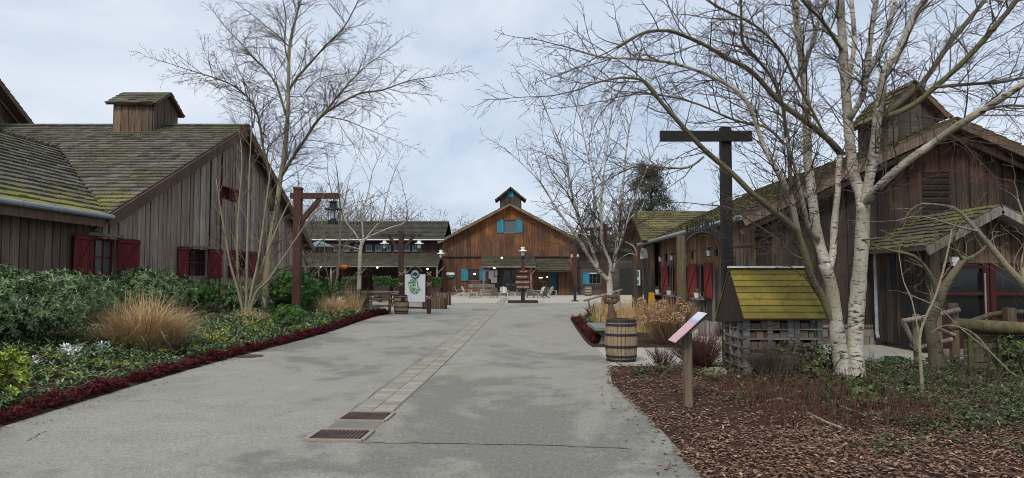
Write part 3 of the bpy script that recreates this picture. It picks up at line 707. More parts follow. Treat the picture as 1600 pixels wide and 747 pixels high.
# ------------------------------------------------------------------ RIGHT BARN
RX, RE = 6.3, 5.8; RY0, RY1 = 19.0, 31.0; REZ = 3.25; RRX, RRZ = 11.25, 5.75
rs = (RRZ-REZ)/(RRX-RE)
RB = thing('barn', (RX, RY0, 0), 'dark blackened board barn with mossy roof and red shutters on the right', 'barn')
zt = lambda u: min(REZ+(RX+u-RE)*rs, REZ+(2*RRX-RE-RX-u)*rs)-.14
hatch = (P(1440,300,19).x, P(1482,300,19).x, P(1440,338,19).z, P(1440,270,19).z)
mb = MB(); board_wall(mb, (RX, RY0, 0), X_, -Y_, 10, lambda u: .42, zt, .24, [(hatch[0]-RX, hatch[1]-RX, hatch[2], hatch[3])], proud=.03); mb.build('wall', M_right, RB)
mb = MB(); mb.b6(hatch[0], hatch[1], RY0-.02, RY0+.05, hatch[2], hatch[3])
for k in range(7): mb.box(((hatch[0]+hatch[1])/2, RY0-.05, hatch[2]+(k+.5)*(hatch[3]-hatch[2])/7), (hatch[1]-hatch[0], .03, .1), Matrix.Rotation(.4, 3, 'X'))
mb.build('hatch', M_dark, RB)
wy = [(30.5,31.2,29.25), (28.1,29.0,26.95), (26.05,26.85,24.75), (23.85,24.7,22.85)]
zlo, zhi = 1.08, 2.14
ops = [(RY1-b, RY1-a, zlo, zhi) for a, b, _ in wy[1:]]
mb = MB(); board_wall(mb, (RX, RY1+2.4, 0), -Y_, -X_, RY1+2.4-RY0, lambda u: .35, lambda u: 3.3, .2, [(a+2.4, b+2.4, c, d) for a, b, c, d in ops], proud=.03); mb.build('side_wall', M_rside, RB)
mb = MB(); rr = random.Random(5)
for k in range(30):
    y = RY0+k*.4
    for j in range(2): mb.box((RX-.06+rr.uniform(-.02,.02), y+.2+(j*.2), .09+j*.17), (.2, .36+rr.uniform(-.05,.03), .16))
for k in range(26):
    x = RX+k*.4
    for j in range(2): mb.box((x+.2+(j*.15), RY0-.06+rr.uniform(-.02,.02), .1+j*.19), (.36+rr.uniform(-.05,.03), .2, .18))
mb.build('stone_footing', M_stone, RB)
mb = MB(); mb.b6(RX+.1, RX+10, RY0-.1, RY0-.03, .43, .5); mb.build('sill_board', M_grwood, RB)
for a, b, s in wy[1:]:
    window(RB, (RX+.04, (a+b)/2, (zlo+zhi)/2), -Y_, -X_, b-a, zhi-zlo, M_dark, M_glass, bars=(2,1))
for a, b, s in wy:
    if a > 30: window(RB, (RX-.05, (a+b)/2, (zlo+zhi)/2), -Y_, -X_, b-a, zhi-zlo, M_dark, M_glass, bars=(2,1))
    shutter(RB, (RX-.1, (a+s)/2-.02, (zlo+zhi)/2), -Y_, -X_, a-s-.08, zhi-zlo+.08, M_redpale, diag=1)
    mb = MB(); mb.b6(RX-.36, RX-.08, a-.1, b+.05, zlo-.1, zlo-.04); mb.build('ledge', M_grwood, RB)
mb = MB(); md = MB()
for s in (-1, 1):
    hw = RRX-RE; vv = V((-s*hw, 0, RRZ-REZ)).normalized(); ll = hw/abs(vv.x); Oo = V((RRX+s*hw, RY0-.6, REZ)); pl = [(0,0), (14.5,0), (14.5,ll), (0,ll)]
    shingles(mb, Oo, Y_, vv, pl, .33, .24, .035, .7); deck(md, Oo, Y_, vv, pl, .13)
o = mb.build('roof', M_shR, RB); md.build('roof_deck', M_fascia, o)
mb = MB()
for s in (-1, 1):
    for off_, w_, yy in ((.16, .2, -.62), (.4, .12, -.35)):
        mb.bar((RRX, RY0+yy, RRZ-off_), (RRX+s*(RRX-RE), RY0+yy, REZ-off_), .05, w_)
mb.build('bargeboard', M_leftbrown, RB)
mb = MB(); mb.tube([(RE-.06, RY0-.6, REZ-.04), (RE-.06, RY1+2.4, REZ-.04)], .07, 8); mb.build('gutter', M_zinc, RB)
dpx = 5.98
mb = MB(); mb.tube([(RE-.02, 21.2, 3.15), (6.1, 21.2, 2.95), (6.1, 21.2, .62), (6.0, 21.15, .5), (5.78, 21.05, .42)], .05, 8); mb.build('downpipe', M_whitepipe, RB)
cupola(RB, RRX, 21.4, 6.2, 1.3, 1.6, .33, .68, .32, 'Y', M_grey, M_shR, zdrop=.9)
# cross gable at the far end of the shop row, facing the road
XG = thing('side_gable', (5.9, 33.7, 0), 'small dark gabled entrance bay at the far end of the shuttered shop row', 'building')
gy, gz = 33.8, 4.75; hwg = 3.0
mb = MB(); board_wall(mb, (6.0, gy+hwg-.3, 0), -Y_, -X_, 2*hwg-.4, lambda u: 0, lambda u: gz-.15-abs((hwg-.3)-u)*.5, .2, [(2.6, 3.7, 0, 2.1)], proud=.03); mb.build('wall', M_annex, XG)
mb = MB(); mb.b6(6.05, 6.1, gy+hwg-.3-3.7, gy+hwg-.3-2.6, 0, 2.1); mb.build('door', M_redpost, XG)
mb = MB(); md = MB()
for s in (-1, 1):
    vv = V((0, -s*hwg, hwg*.5)).normalized(); ll = hwg/abs(vv.y); Oo = V((5.45, gy+s*hwg, gz-hwg*.5)); pl = [(0,0), (7,0), (7,ll), (0,ll)]
    shingles(mb, Oo, X_, vv, pl, .25, .24, .035, .7); deck(md, Oo, X_, vv, pl, .1)
o = mb.build('roof', M_shR, XG); md.build('roof_deck', M_fascia, o)
# annex with red doors
AX0, AX1, AY = 9.3, 11.75, 16.4
AN = thing('porch_annex', (AX0, AY, 0), 'low gabled annex with mossy roof and red-framed glass doors, far right', 'building')
mb = MB(); board_wall(mb, (AX0, RY0-.1, 0), -Y_, -X_, RY0-.1-AY, lambda u: .12, lambda u: 2.5, .15, proud=.03); mb.build('side_wall', M_annex, AN)
azt = lambda u: 3.1-abs(AX0+u-10.55)*.55
mb = MB(); board_wall(mb, (AX0, AY, 0), X_, -Y_, 2.5, lambda u: .1, azt, .16, [(.2, 2.4, .1, 2.02)], proud=.02); mb.build('front_wall', M_leftbrown, AN)
for i in range(2):
    a = AX0+.22+i*1.1
    mb = MB(); 
    for q in (a+.05, a+1.0): mb.b6(q-.06, q+.06, AY-.05, AY+.02, .12, 2.0)
    for z in (.18, .75, 1.35, 1.94): mb.b6(a, a+1.06, AY-.04, AY+.01, z-.04-(.25 if z < .2 else 0)*0, z+.04)
    mb.b6(a+.1, a+.95, AY-.03, AY+.0, .2, .72)
    d = mb.build('door', M_doorred, AN); mb = MB(); mb.b6(a, a+1.06, AY+.03, AY+.05, .12, 2.0); mb.build('pane', M_glass, d)
    mb = MB(); mb.b6(a+.93, a+.96, AY-.1, AY-.07, .6, 1.8); mb.build('handle', M_zinc, d)
mb = MB(); md = MB()
for s in (-1, 1):
    hw = 1.65; vv = V((-s*hw, 0, hw*.55)).normalized(); ll = hw/abs(vv.x); Oo = V((10.55+s*hw, AY-.6, 3.28-hw*.55)); pl = [(0,0), (3.2,0), (3.2,ll), (0,ll)]
    shingles(mb, Oo, Y_, vv, pl, .2, .2, .03, .8); deck(md, Oo, Y_, vv, pl, .09)
    md.bar((10.55, AY-.62, 3.16), (10.55+s*hw, AY-.62, 3.16-hw*.55), .05, .16)
o = mb.build('roof', M_shR, AN); md.build('roof_deck', M_grwood, o)
mb = MB(); mb.tube([(9.2, RY0-.35, 2.4), (9.2, RY0-.35, .35), (9.15, RY0-.5, .2)], .045, 8); mb.build('downpipe', M_whitepipe, AN)
mb = MB(); mb.box((9.75, AY-.2, 2.1), (.2, .12, .12)); mb.box((9.75, AY-.2, 2.0), (.14, .1, .08)); mb.build('door_lamp', M_lampwhite, AN)
mb = MB(); 
for k in range(3): mb.b6(9.0, 12, AY-.7-k*.32, AY-.42-k*.32, 0, .17-k*.05)
mb.build('step', M_grwood, AN)

# ------------------------------------------------------------------ street lamps, hanging lanterns
def lantern_proto(name, label, shade):
    t = thing(name, (0,0,0), label, 'lantern', 'hanging lanterns')
    mb = MB(); mb.lathe((0,0,-.35), [(.05,.28),(.12,.26),(.12,.20),(.09,.17),(.11,.05),(.30,-.02),(.31,-.05),(.12,-.05),(.1,0)], 16) if False else None
    prof = [(.31,-.42),(.30,-.40),(.12,-.33),(.11,-.20),(.15,-.19),(.15,-.15),(.05,-.12),(.02,-.12)]
    mb.lathe((0,0,0), prof, 18); mb.build('hood', shade, t, off=V((0,0,0)))
    mb = MB(); mb.tube([(0,0,-.13),(0,0,0)], .012, 6); mb.build('hook', M_black, t, off=V((0,0,0)))
    mb = MB(); mb.lathe((0,0,0), [(.085,-.72),(.12,-.62),(.12,-.52),(.08,-.42)], 14); mb.build('glass', M_lampglass, t, off=V((0,0,0)))
    mb = MB(); mb.lathe((0,0,0), [(.17,-.90),(.17,-.80),(.10,-.76),(.10,-.72)], 14)
    for a in range(4):
        c, s = cos(a*pi/2+.5), sin(a*pi/2+.5); mb.tube([(.15*c,.15*s,-.80), (.19*c,.19*s,-.6), (.14*c,.14*s,-.42)], .012, 5)
    mb.build('tank', M_black, t, off=V((0,0,0)))
    return t
lp_dark = lantern_proto('lantern', 'large black hurricane lantern hanging from the near left lamp post', M_black)
def lamp_post(p, hgt_, arms, wd, mat, label, cap=True, rz=0):
    """arms: list of signed lengths along local X"""
    p = V(p); t = thing('lamp_post', p, label, 'lamp post'); z = Z_
    mb = MB(); mb.box(p+z*hgt_/2, (wd, wd, hgt_)); mb.build('post', mat, t)
    for a in arms:
        mb = MB(); s = 1 if a > 0 else -1; za_ = hgt_-.22
        mb.b6(p.x+s*wd/2, p.x+a, p.y-wd*.42, p.y+wd*.42, p.z+za_-.09, p.z+za_+.09); mb.build('arm', mat, t)
        if abs(a) > .6:
            mb = MB(); k = min(.75, abs(a)*.7); mb.bar(p+V((s*wd/2, 0, za_-.12-k)), p+V((s*k, 0, za_-.1)), wd*.6, wd*.6); mb.build('brace', mat, t)
    if cap: mb = MB(); mb.box(p+z*(hgt_+.03), (wd*1.15, wd*1.15, .06)); mb.build('cap', mat, t)
    return t
a = P(466, 296, 25.0); hz_ = hgt(a.x, 25)
lamp_post((a.x, 25, hz_-.1), a.z-hz_+.1, [1.36, -.25], .25, M_redpost, 'red-brown timber lamp post with one braced arm, standing in the left shrubs')
q = P(521, 308, 25.0); lp_dark.location = q; lp_dark.scale = (1.02,)*3
def lant(px, py, Y, label, sc=1.0): return copy_tree(lp_dark, P(px, py, Y), 0, label, scale=sc)
M_lw = M_lampwhite
lp_white = lantern_proto('lantern', 'white-hooded lantern on the left arm of the double lamp post behind the map board', M_lampwhite)
lp_white.location = P(601, 371, 46); lp_white.scale = (.95,)*3
def lantw(px, py, Y, label, sc=.95): return copy_tree(lp_white, P(px, py, Y), 0, label, scale=sc)
a = P(627, 362, 46.0); lamp_post((a.x, 46, 0), a.z, [1.3, -1.3], .30, M_dark, 'dark T-shaped lamp post with two braced arms behind the map board')
lantw(655, 371, 46, 'white-hooded lantern on the right arm of the double lamp post behind the map board')
lantw(689, 388, 66, 'white-hooded lantern fixed at the left corner of the orange barn', 1.15)
mb = MB(); b = P(689, 388, 66); mb.bar(b, b+V((.05, 6, .0)), .08, .08); tag(mb.build('lantern_bracket', M_dark), 'dark timber bracket holding the lantern at the left corner of the orange barn', 'bracket')
a = P(944, 352, 41.7); lamp_post((a.x, 41.7, 0), a.z, [-1.1, .45], .32, M_redpost, 'red-brown T-shaped lamp post behind the white birch on the right')
lant(906, 362, 41.7, 'small dark lantern on the arm of the red-brown lamp post behind the right birch')
a = P(898, 378, 53); t = thing('lamp_post', (a.x, 53, 0), 'slim red-brown lamp post with black base right of the orange barn', 'lamp post')
mb = MB(); mb.tube([(a.x,53,0.0),(a.x,53,.06),(a.x,53,.1)], [.3,.28,.1], 12); mb.tube([(a.x,53,.1),(a.x,53,1.1)], .11, 12); mb.build('base', M_black, t)
mb = MB(); mb.tube([(a.x,53,1.1),(a.x,53,a.z)], .1, 12); mb.build('post', M_redpost, t)
mb = MB(); mb.bar((a.x-.32,53,a.z-.75),(a.x+.32,53,a.z-.75), .05, .05); mb.build('arm', M_black, t)
lantw(893.5, 396, 53, 'small white lamp on the left of the slim post by the orange barn', .5); lantw(903, 396, 53, 'small white lamp on the right of the slim post by the orange barn', .5)
# tall black post on the right
PB = V((P(1136, 400, 14.3).x, 14.3, 0)); a = P(1136, 200, 14.3)
t = thing('lamp_post', PB, 'tall black T-shaped timber post behind the insect hotel', 'lamp post')
mb = MB(); mb.box(PB+Z_*a.z/2, (.19, .19, a.z)); mb.build('post', M_blackpost, t)
x0 = P(1029, 215, 14.3).x; x1 = P(1171, 215, 14.3).x; z0 = P(1100, 223, 14.3).z; z1 = P(1100, 207, 14.3).z
mb = MB(); mb.b6(x0, x1, 14.12, 14.2, z0, z1); mb.build('arm', M_blackpost, t)

# ------------------------------------------------------------------ fingerpost sign with lantern in the plaza
def text_mesh(parent, txt, size, loc, mat, name='lettering', rz=0, align='CENTER', rx=pi/2):
    cu = bpy.data.curves.new('t', 'FONT'); cu.body = txt; cu.size = size; cu.extrude = .004; cu.align_x = align; cu.resolution_u = 3
    tmp = bpy.data.objects.new('t', cu); COL.objects.link(tmp); bpy.context.view_layer.update()
    me = bpy.data.meshes.new_from_object(tmp.evaluated_get(bpy.context.evaluated_depsgraph_get())); bpy.data.objects.remove(tmp)
    me.name = name; me.materials.clear(); me.materials.append(mat)
    ob = bpy.data.objects.new(name, me); COL.objects.link(ob); ob.parent = parent
    ob.location = V(loc)-parent_world(parent); ob.rotation_euler = (rx, 0, rz); return ob
c = G(817, 473); SY = c.y
t = thing('direction_sign', (c.x, SY, 0), 'brown direction signpost with four boards and a lantern on top, in its own planter', 'sign')
Mboard = wood('brown_sign_boards', [(.13,.045,.025), (.10,.035,.02)], stain_amt=.3, hz=True)
Mletter = plain('cream_lettering', (.72,.66,.5), .7)
zt_ = P(817, 403, SY).z
mb = MB(); mb.b6(c.x-.13, c.x+.13, SY-.1, SY+.1, 0, 1.05); mb.build('post_base', M_blackpost, t)
mb = MB(); mb.b6(c.x-.13, c.x+.13, SY-.1, SY+.1, 1.05, zt_); mb.build('post', M_redpost, t)
ww = 15*SY/F
for i, (py, h_, txt, dx) in enumerate(((424, .24, 'ACCUEIL', .1), (432.5, .33, 'MAGASIN', -.03), (441, .33, 'RESTAURANT', 0), (448.5, .3, 'AVENTURES', .02))):
    z = P(817, py, SY).z; mb = MB(); mb.b6(c.x-ww*.78+dx, c.x+ww*.78+dx, SY-.17, SY-.12, z-h_/2, z+h_/2); b = mb.build('board', Mboard, t)
    text_mesh(b, txt, .15 if i else .12, (c.x-.03+dx, SY-.175, z-.05), Mletter)
lantw(817, 383, SY, 'white-hooded lantern standing on top of the brown direction signpost', 1.0)
t = thing('planter', (c.x, SY, 0), 'low square timber-edged planter at the foot of the direction signpost', 'planter')
hw = .95; mb = MB()
for s in (-1, 1): mb.b6(c.x-hw, c.x+hw, SY+s*hw-.06, SY+s*hw+.06, 0, .16); mb.b6(c.x+s*hw-.06, c.x+s*hw+.06, SY-hw+.06, SY+hw-.06, 0, .155)
mb.build('edging', M_dark, t); mb = MB(); mb.b6(c.x-hw+.06, c.x-.14, SY-hw+.06, SY+hw-.06, 0, .12); mb.b6(c.x+.14, c.x+hw-.06, SY-hw+.06, SY+hw-.06, 0, .12); mb.build('mulch', M_litter, t)

# ------------------------------------------------------------------ map board
c1 = G(670, 490); c0 = V((P(627, 480, c1.y).x, c1.y, 0)); MY = c1.y
t = thing('map_board', ((c0.x+c1.x)/2, MY, 0), 'white site map board hung between two rope-lashed brown posts behind the barrel', 'sign')
ztop_ = P(670, 424, MY).z
rope = plain('pale_rope', (.5,.42,.3), .9)
for cx in (c0.x, c1.x):
    mb = MB(); mb.tube([(cx, MY, 0), (cx, MY, ztop_)], .1, 10); po = mb.build('post', M_redpost, t, smooth=False)
    mb = MB()
    for z in (ztop_-.12, ztop_-.62, ztop_-1.25):
        for s in (-1, 1):
            pts = [(cx+.115*cos(k*pi/6), MY+.115*sin(k*pi/6), z+s*.09*cos(k*pi/6)) for k in range(13)]; mb.tube(pts, .016, 5)
    mb.build('rope_lashing', rope, po)
mb = MB(); mb.tube([(c0.x, MY-.02, ztop_-.17), (c1.x, MY-.02, ztop_-.17)], .055, 8); mb.build('rail', M_redpost, t); mb = MB(); mb.tube([(c0.x, MY-.02, .28), (c1.x, MY-.02, .28)], .045, 8); mb.build('rail', M_redpost, t)
bx0, bx1 = P(633, 450, MY).x, P(665, 450, MY).x; bz0, bz1 = P(650, 471.5, MY).z, P(650, 428.5, MY).z; bc = (bx0+bx1)/2
mb = MB(); mb.b6(bx0, bx1, MY-.12, MY-.08, bz0, bz1); mb.build('panel', plain('white_map_panel', (.74,.77,.80), .4, var=.03), t)
mb = MB(); mb.b6(bx0-.03, bx0, MY-.13, MY-.07, bz0, bz1); mb.b6(bx1, bx1+.03, MY-.13, MY-.07, bz0, bz1); mb.b6(bx0-.03, bx1+.03, MY-.13, MY-.07, bz0-.03, bz0); mb.b6(bx0-.03, bx1+.03, MY-.13, MY-.07, bz1, bz1+.03); mb.build('frame', M_dark, t)
rr = random.Random(3); mb = MB()
def disc(mb, x, z, r, y, n=10, sx=1): mb.add([(x+r*sx*cos(2*pi*k/n), y, z+r*sin(2*pi*k/n)) for k in range(n)], (tuple(range(n))[::-1],))
mpx, mpz = bc-.08, (bz0+bz1)/2+.08
for k in range(190):
    a, d = rr.uniform(0, 2*pi), sqrt(rr.random()); x = mpx+d*.27*cos(a)+.08*(0 if sin(a) > 0 else .8); z = mpz+d*.38*sin(a)
    disc(mb, x, z, rr.uniform(.012, .034), MY-.123-k*.00002, 6)
for k in range(12): disc(mb, mpx+.25+rr.uniform(0,.22), mpz-.2+rr.uniform(-.12,.12), .015, MY-.123-k*.0001, 6)
mb.build('map_drawing', leafmat('map_greens', [(.10,.32,.10), (.03,.16,.06), (.2,.42,.2), (.05,.2,.12)]), t)
mb = MB(); mb.tube([(bc, MY-.16, bz1+.01), (bc, MY-.12, bz1+.01)], .22, 24); eb = mb.build('emblem', plain('emblem_teal', (.04,.10,.12), .5), t)
mb = MB(); disc(mb, bc, bz1+.01, .17, MY-.163, 20); mb.build('emblem_disc', plain('emblem_pale', (.38,.52,.55)), eb)
mb = MB()
for k, (x, z, r) in enumerate(((-.06,-.03,.06), (.05,-.04,.07), (0,.05,.05), (.09,.04,.035), (-.1,.03,.03))): disc(mb, bc+x, bz1+z+.01, r, MY-.165-k*.0005, 7)
mb.build('emblem_mark', plain('emblem_dark', (.02,.05,.05)), eb)
mb = MB()
for k in range(14):
    a0 = pi*(.08+k*.84/14); a1 = pi*(.08+(k+1)*.84/14)
    mb.bar((bc+.33*cos(a0), MY-.12, bz1+.02+.33*sin(a0)), (bc+.33*cos(a1), MY-.12, bz1+.02+.33*sin(a1)), .05, .08, up=Y_)
mb.build('arched_crest', M_brwood, t)

# ------------------------------------------------------------------ barrels
def barrel(p, h, rmid, label, mat, rend=None, slot=False):
    p = V(p); rend = rend or rmid*.84; t = thing('barrel', p, label, 'barrel', 'oak barrels')
    n = 26; mb = MB(); prof = [(h*k/8, rend+(rmid-rend)*(1-((k-4)/4)**2)) for k in range(9)]
    for j in range(n):
        a0, a1 = 2*pi*j/n+.012, 2*pi*(j+1)/n-.012; dr = random.uniform(-.003, .003); vs = []
        for z, r in prof: vs += [p+V(((r+dr)*cos(a), (r+dr)*sin(a), z)) for a in (a0, a1)]
        for z, r in prof: vs += [p+V(((r-.03)*cos(a), (r-.03)*sin(a), z)) for a in (a0, a1)]
        m_ = len(prof)*2; fs = [(2*k, 2*k+1, 2*k+3, 2*k+2) for k in range(8)] + [(m_-2, m_-1, 2*m_-1, 2*m_-2)] + [(2*k, 2*k+2, m_+2*k+2, m_+2*k) for k in range(8)] + [(2*k+1, m_+2*k+1, m_+2*k+3, 2*k+3) for k in range(8)]
        mb.add(vs, fs)
    mb.build('staves', mat, t)
    mb = MB(); mb.lathe(p, [(rend-.03, .02), (rend-.035, h-.045)], 24); mb.build('lid', M_hoop if slot is False else mat, t)
    for f in (.03, .13, .36, .64, .87, .965):
        z = h*f; r = lambda q: rend+(rmid-rend)*(1-((q/h*8-4)/4)**2); hh = .022 if f not in (.03, .965) else .03
        mb = MB(); prof2 = [(r(z-hh)+.006, z-hh), (r(z-hh)+.012, z-hh), (r(z+hh)+.012, z+hh), (r(z+hh)+.006, z+hh)]; n2 = 26; vs = []
        for rr_, zz in prof2: vs += [p+V((rr_*cos(2*pi*k/n2), rr_*sin(2*pi*k/n2), zz)) for k in range(n2)]
        mb.add(vs, [(i*n2+j, i*n2+(j+1) % n2, (i+1)*n2+(j+1) % n2, (i+1)*n2+j) for i in range(3) for j in range(n2)]); mb.build('hoop', M_hoop, t)
    if slot: mb = MB(); a = V((rmid*.35, -rmid*.95, h*.76)); mb.box(p+a, (.2, .05, .13), Matrix.Rotation(.35, 3, 'Z')); mb.build('slot', M_black, t)
    else:
        mb = MB(); mb.tube([p+V((-.21,-.2,h*.57)), p+V((-.235,-.23,h*.57))], .035, 8); mb.bar(p+V((-.2,-.225,h*.1)), p+V((-.205,-.237,h*.55)), .012, .02); mb.build('latch', M_black, t)
    return t
BA = G(973, 566); barrel((BA.x, BA.y+.2, 0), .86, .335, 'large pale oak barrel with black hoops beside the right bed corner', M_stave)
b = G(627, 490); barrel((b.x, b.y, 0), .9, .36, 'oak barrel with dark slot standing in front of the map board', M_stave, slot=True)
b = G(913, 461); barrel((b.x, 69, 0), .95, .36, 'distant half-hidden barrel by the slim lamp post base', M_stave)
# round timber tub
b = G(1111, 525); t = thing('tub', (5.75, 21.6, 0), 'round tub of upright grey half-logs below the downpipe', 'planter')
mb = MB()
for k in range(16): a = 2*pi*k/16; mb.tube([(5.75+.26*cos(a), 21.6+.26*sin(a), 0), (5.75+.26*cos(a), 21.6+.26*sin(a), .43+random.uniform(-.02,.02))], .055, 7)
mb.build('log_staves', M_grwood, t); mb = MB(); mb.lathe((5.75,21.6,0), [(.24,0),(.24,.36)], 16); mb.build('soil', MC['dark_soil'], t)

# ------------------------------------------------------------------ lectern sign
LS = G(1075, 636); LY = LS.y; base = V((LS.x, LY, hgt(LS.x, LY)-.05))
t = thing('lectern_sign', base, 'slanted pink and blue information panel on a single brown post in the mulch bed', 'sign')
mb = MB(); top = P(1075, 512, LY).z-.07; mb.box(base+V((0,0,(top-base.z)/2)), (.1, .1, top-base.z)); mb.build('post', M_brwood, t)
A = P(1050, 534, LY); B = P(1098, 489, LY); d = (B-A).normalized(); nn = V((-d.z, 0, d.x))
mb = MB(); y0, y1 = LY-.2, LY+.2
mp_ = NM('panel_print', .35, .5); ob = mp_.coords((1,1,1)); z = sep_z(mp_, ob)
mp_.col(mp_.mix(mp_.ramp(mp_.noise(26, 3, ob), [(.4,0),(.6,.25)]), mp_.ramp(maprange(mp_, z, A.z-base.z, B.z-base.z), [(0,(.62,.30,.33)), (.65,(.66,.34,.38)), (.72,(.30,.36,.62)), (.84,(.70,.72,.80)), (1,(.72,.72,.76))]), (.75,.72,.72)))
mb.prism([(A.x, y0, A.z), (B.x, y0, B.z), (B.x, y1, B.z), (A.x, y1, A.z)], nn*.012); mb.build('panel', mp_.m, t)
mb = MB(); k = -nn*.022; mb.prism([V((A.x-.01, y0-.01, A.z))+k, V((B.x+.01, y0-.01, B.z))+k, V((B.x+.01, y1+.01, B.z))+k, V((A.x-.01, y1+.01, A.z))+k], nn*.02); mb.build('backing', M_black, t)

# ------------------------------------------------------------------ insect hotel
hx0, hx1, hy0, hy1 = P(1167,560,12.2).x, P(1281,560,12.2).x, 12.2, 13.35
hz0 = .02; hze = 1.02; hzr = 1.85; hym = (hy0+hy1)/2
t = thing('insect_hotel', (hx0, hy0, hz0), 'insect hotel of stacked grey pallets and bricks under a yellow lichened board roof', 'insect hotel')
mb = MB(); nl = 6; lh = (hze-.05-hz0)/nl
for k in range(nl+1):
    z = hz0+.04+k*lh
    for yy in (hy0, hy1): mb.b6(hx0-.02, hx1+.02, yy-.05, yy+.05, z-.012, z+.012)
    for xx in (hx0, hx1): mb.b6(xx-.05, xx+.05, hy0+.052, hy1-.052, z-.0125, z+.0125)
for k in range(nl):
    z = hz0+.052+k*lh; h_ = lh-.025
    for xx in (hx0, hx0+.38, (hx0+hx1)/2+.12, hx1-.38, hx1):
        for yy in (hy0+.0, hy1-.0): mb.b6(xx-.045, xx+.045, yy-.045, yy+.045, z+.001, z+h_-.001)
    for yy in (hym-.25, hym+.2): mb.b6(hx0-.045, hx0+.045, yy-.05, yy+.05, z+.001, z+h_-.001); mb.b6(hx1-.045, hx1+.045, yy-.05, yy+.05, z+.001, z+h_-.001)
mb.build('pallet_stack', wood('pallet_timber', [(.42,.40,.38), (.30,.28,.26), (.52,.51,.50)], stain_amt=.4, hz=True), t)
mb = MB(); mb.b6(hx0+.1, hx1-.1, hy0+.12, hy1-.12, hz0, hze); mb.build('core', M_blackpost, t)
mb = MB(); rr = random.Random(9)
for k in range(nl):
    z = hz0+.055+k*lh; h_ = lh-.03; x = hx0+.06
    while x < hx1-.1:
        w_ = rr.uniform(.08, .2)
        if rr.random() < .75: mb.b6(x, min(hx1-.06, x+w_), hy0-.01, hy0+.11, z, z+h_*rr.uniform(.55, .95))
        x += w_+.015
    y = hy0+.07
    while y < hy1-.1:
        w_ = rr.uniform(.07, .16)
        if rr.random() < .8: mb.b6(hx0-.02, hx0+.09, y, min(hy1-.06, y+w_), z, z+h_*rr.uniform(.5, .95))
        y += w_+.012
mb.build('filling', leafmat('brick_and_wood_fill', [(.20,.075,.05), (.12,.085,.06), (.26,.2,.15), (.08,.06,.045), (.3,.28,.25), (.23,.11,.08)], .9, .1), t)
mb = MB(); mb.add([P(1160,466,12.2)]*0, []) 
mb = MB(); tri = [(hx0-.0, hy0-.1, hze), (hx0-.0, hy1+.1, hze), (hx0, hym, hzr-.08)]; mb.prism(tri, (.03,0,0)); tri = [(hx1, hy0-.1, hze), (hx1, hy1+.1, hze), (hx1, hym, hzr-.08)]; mb.prism(tri, (-.03,0,0)); mb.build('gable_board', M_dark, t)
mb = MB(); rx0, rx1 = hx0-.1, hx1+.12; 
for s in (-1, 1):
    ye_ = hy0-.2 if s < 0 else hy1+.38; ze_ = hze+.0 if s < 0 else hze-.12; a = V((0, ye_, ze_)); b = V((0, hym, hzr)); dd = (b-a); n8 = 8
    for k in range(n8):
        p0 = a+dd*(k/n8); p1 = a+dd*((k+1)/n8); nn = V((0, -s*0+(-dd.z), dd.y)).normalized(); nn = nn if nn.z > 0 else -nn
        mb.add([V((rx0,0,0))+p0-nn*.004+nn*.0, V((rx1,0,0))+p0, V((rx1,0,0))+p0+nn*.032, V((rx0,0,0))+p0+nn*.032, V((rx0,0,0))+p1+dd*.01, V((rx1,0,0))+p1+dd*.01, V((rx1,0,0))+p1+nn*.014+dd*.01, V((rx0,0,0))+p1+nn*.014+dd*.01], ((0,1,2,3),(4,7,6,5),(3,2,6,7),(0,4,5,1),(0,3,7,4),(1,5,6,2)))
mb.build('roof', M_hotel, t)
mb = MB(); mb.bar((rx0-.02, hym-.02, hzr+.035), (rx1-.02, hym-.02, hzr+.035), .13, .035); mb.build('ridge_cap', M_white, t)
mb = MB()
for z_ in (0,): mb.prism([(rx0+.01, hy0-.18, hze-.02), (rx0+.01, hym, hzr-.03), (rx0+.01, hy1+.36, hze-.14)], (.02,0,0))
mb.build('end_board', M_dark, t)

# ------------------------------------------------------------------ metal arch sign, pole, wall things
PX, PY = P(1064, 440, 18.4).x, 18.4; AXE = P(1126, 380, 18.4).x
t = thing('wooden_pole', (PX, PY, 0), 'weathered greenish round wooden pole holding the metal arch', 'pole')
mb = MB(); mb.tube([(PX, PY, 0), (PX+.02, PY, 1.3), (PX+.01, PY, P(1064,368,18.4).z)], [.13,.12,.11], 12); mb.build('pole', M_mosswood, t)
t = thing('arch_sign', ((PX+AXE)/2, PY, 2.4), 'dark metal arch of upright letter-like bars between pole and shop wall', 'sign')
mb = MB(); acx = (PX+AXE)/2+.05; ahw = (AXE-PX)/2-.05
arc = lambda u, r: V((acx+ahw*u, PY, 2.42+(.42*r)*sqrt(max(0, 1-u*u*.96))))
pts = [arc(-1+2*k/16, 1) for k in range(17)]; mb.tube(pts, .025, 6); mb.build('rim', M_black, t)
mb = MB(); mb.bar((PX+.1, PY, 2.36), (PX+.4, PY, 2.38), .05, .06); mb.bar((AXE-.2, PY, 2.44), (6.25, PY+.3, 2.5), .05, .06); mb.build('bracket', M_black, t)
mb = MB(); rr = random.Random(2)
for k in range(15):
    u = -.92+k*.13; b = arc(u, 1); mb.bar(b, b+V((rr.uniform(-.03,.03), 0, .28+.12*rr.random())), .03, .035)
    if k % 3 == 0: mb.bar(b+V((0,0,.28)), b+V((.12,0,.3)), .03, .04)
    if k % 3 == 1: mb.bar(b+V((0,0,.12)), b+V((.11,0,.2)), .03, .04)
mb.build('letter_bars', M_black, t)
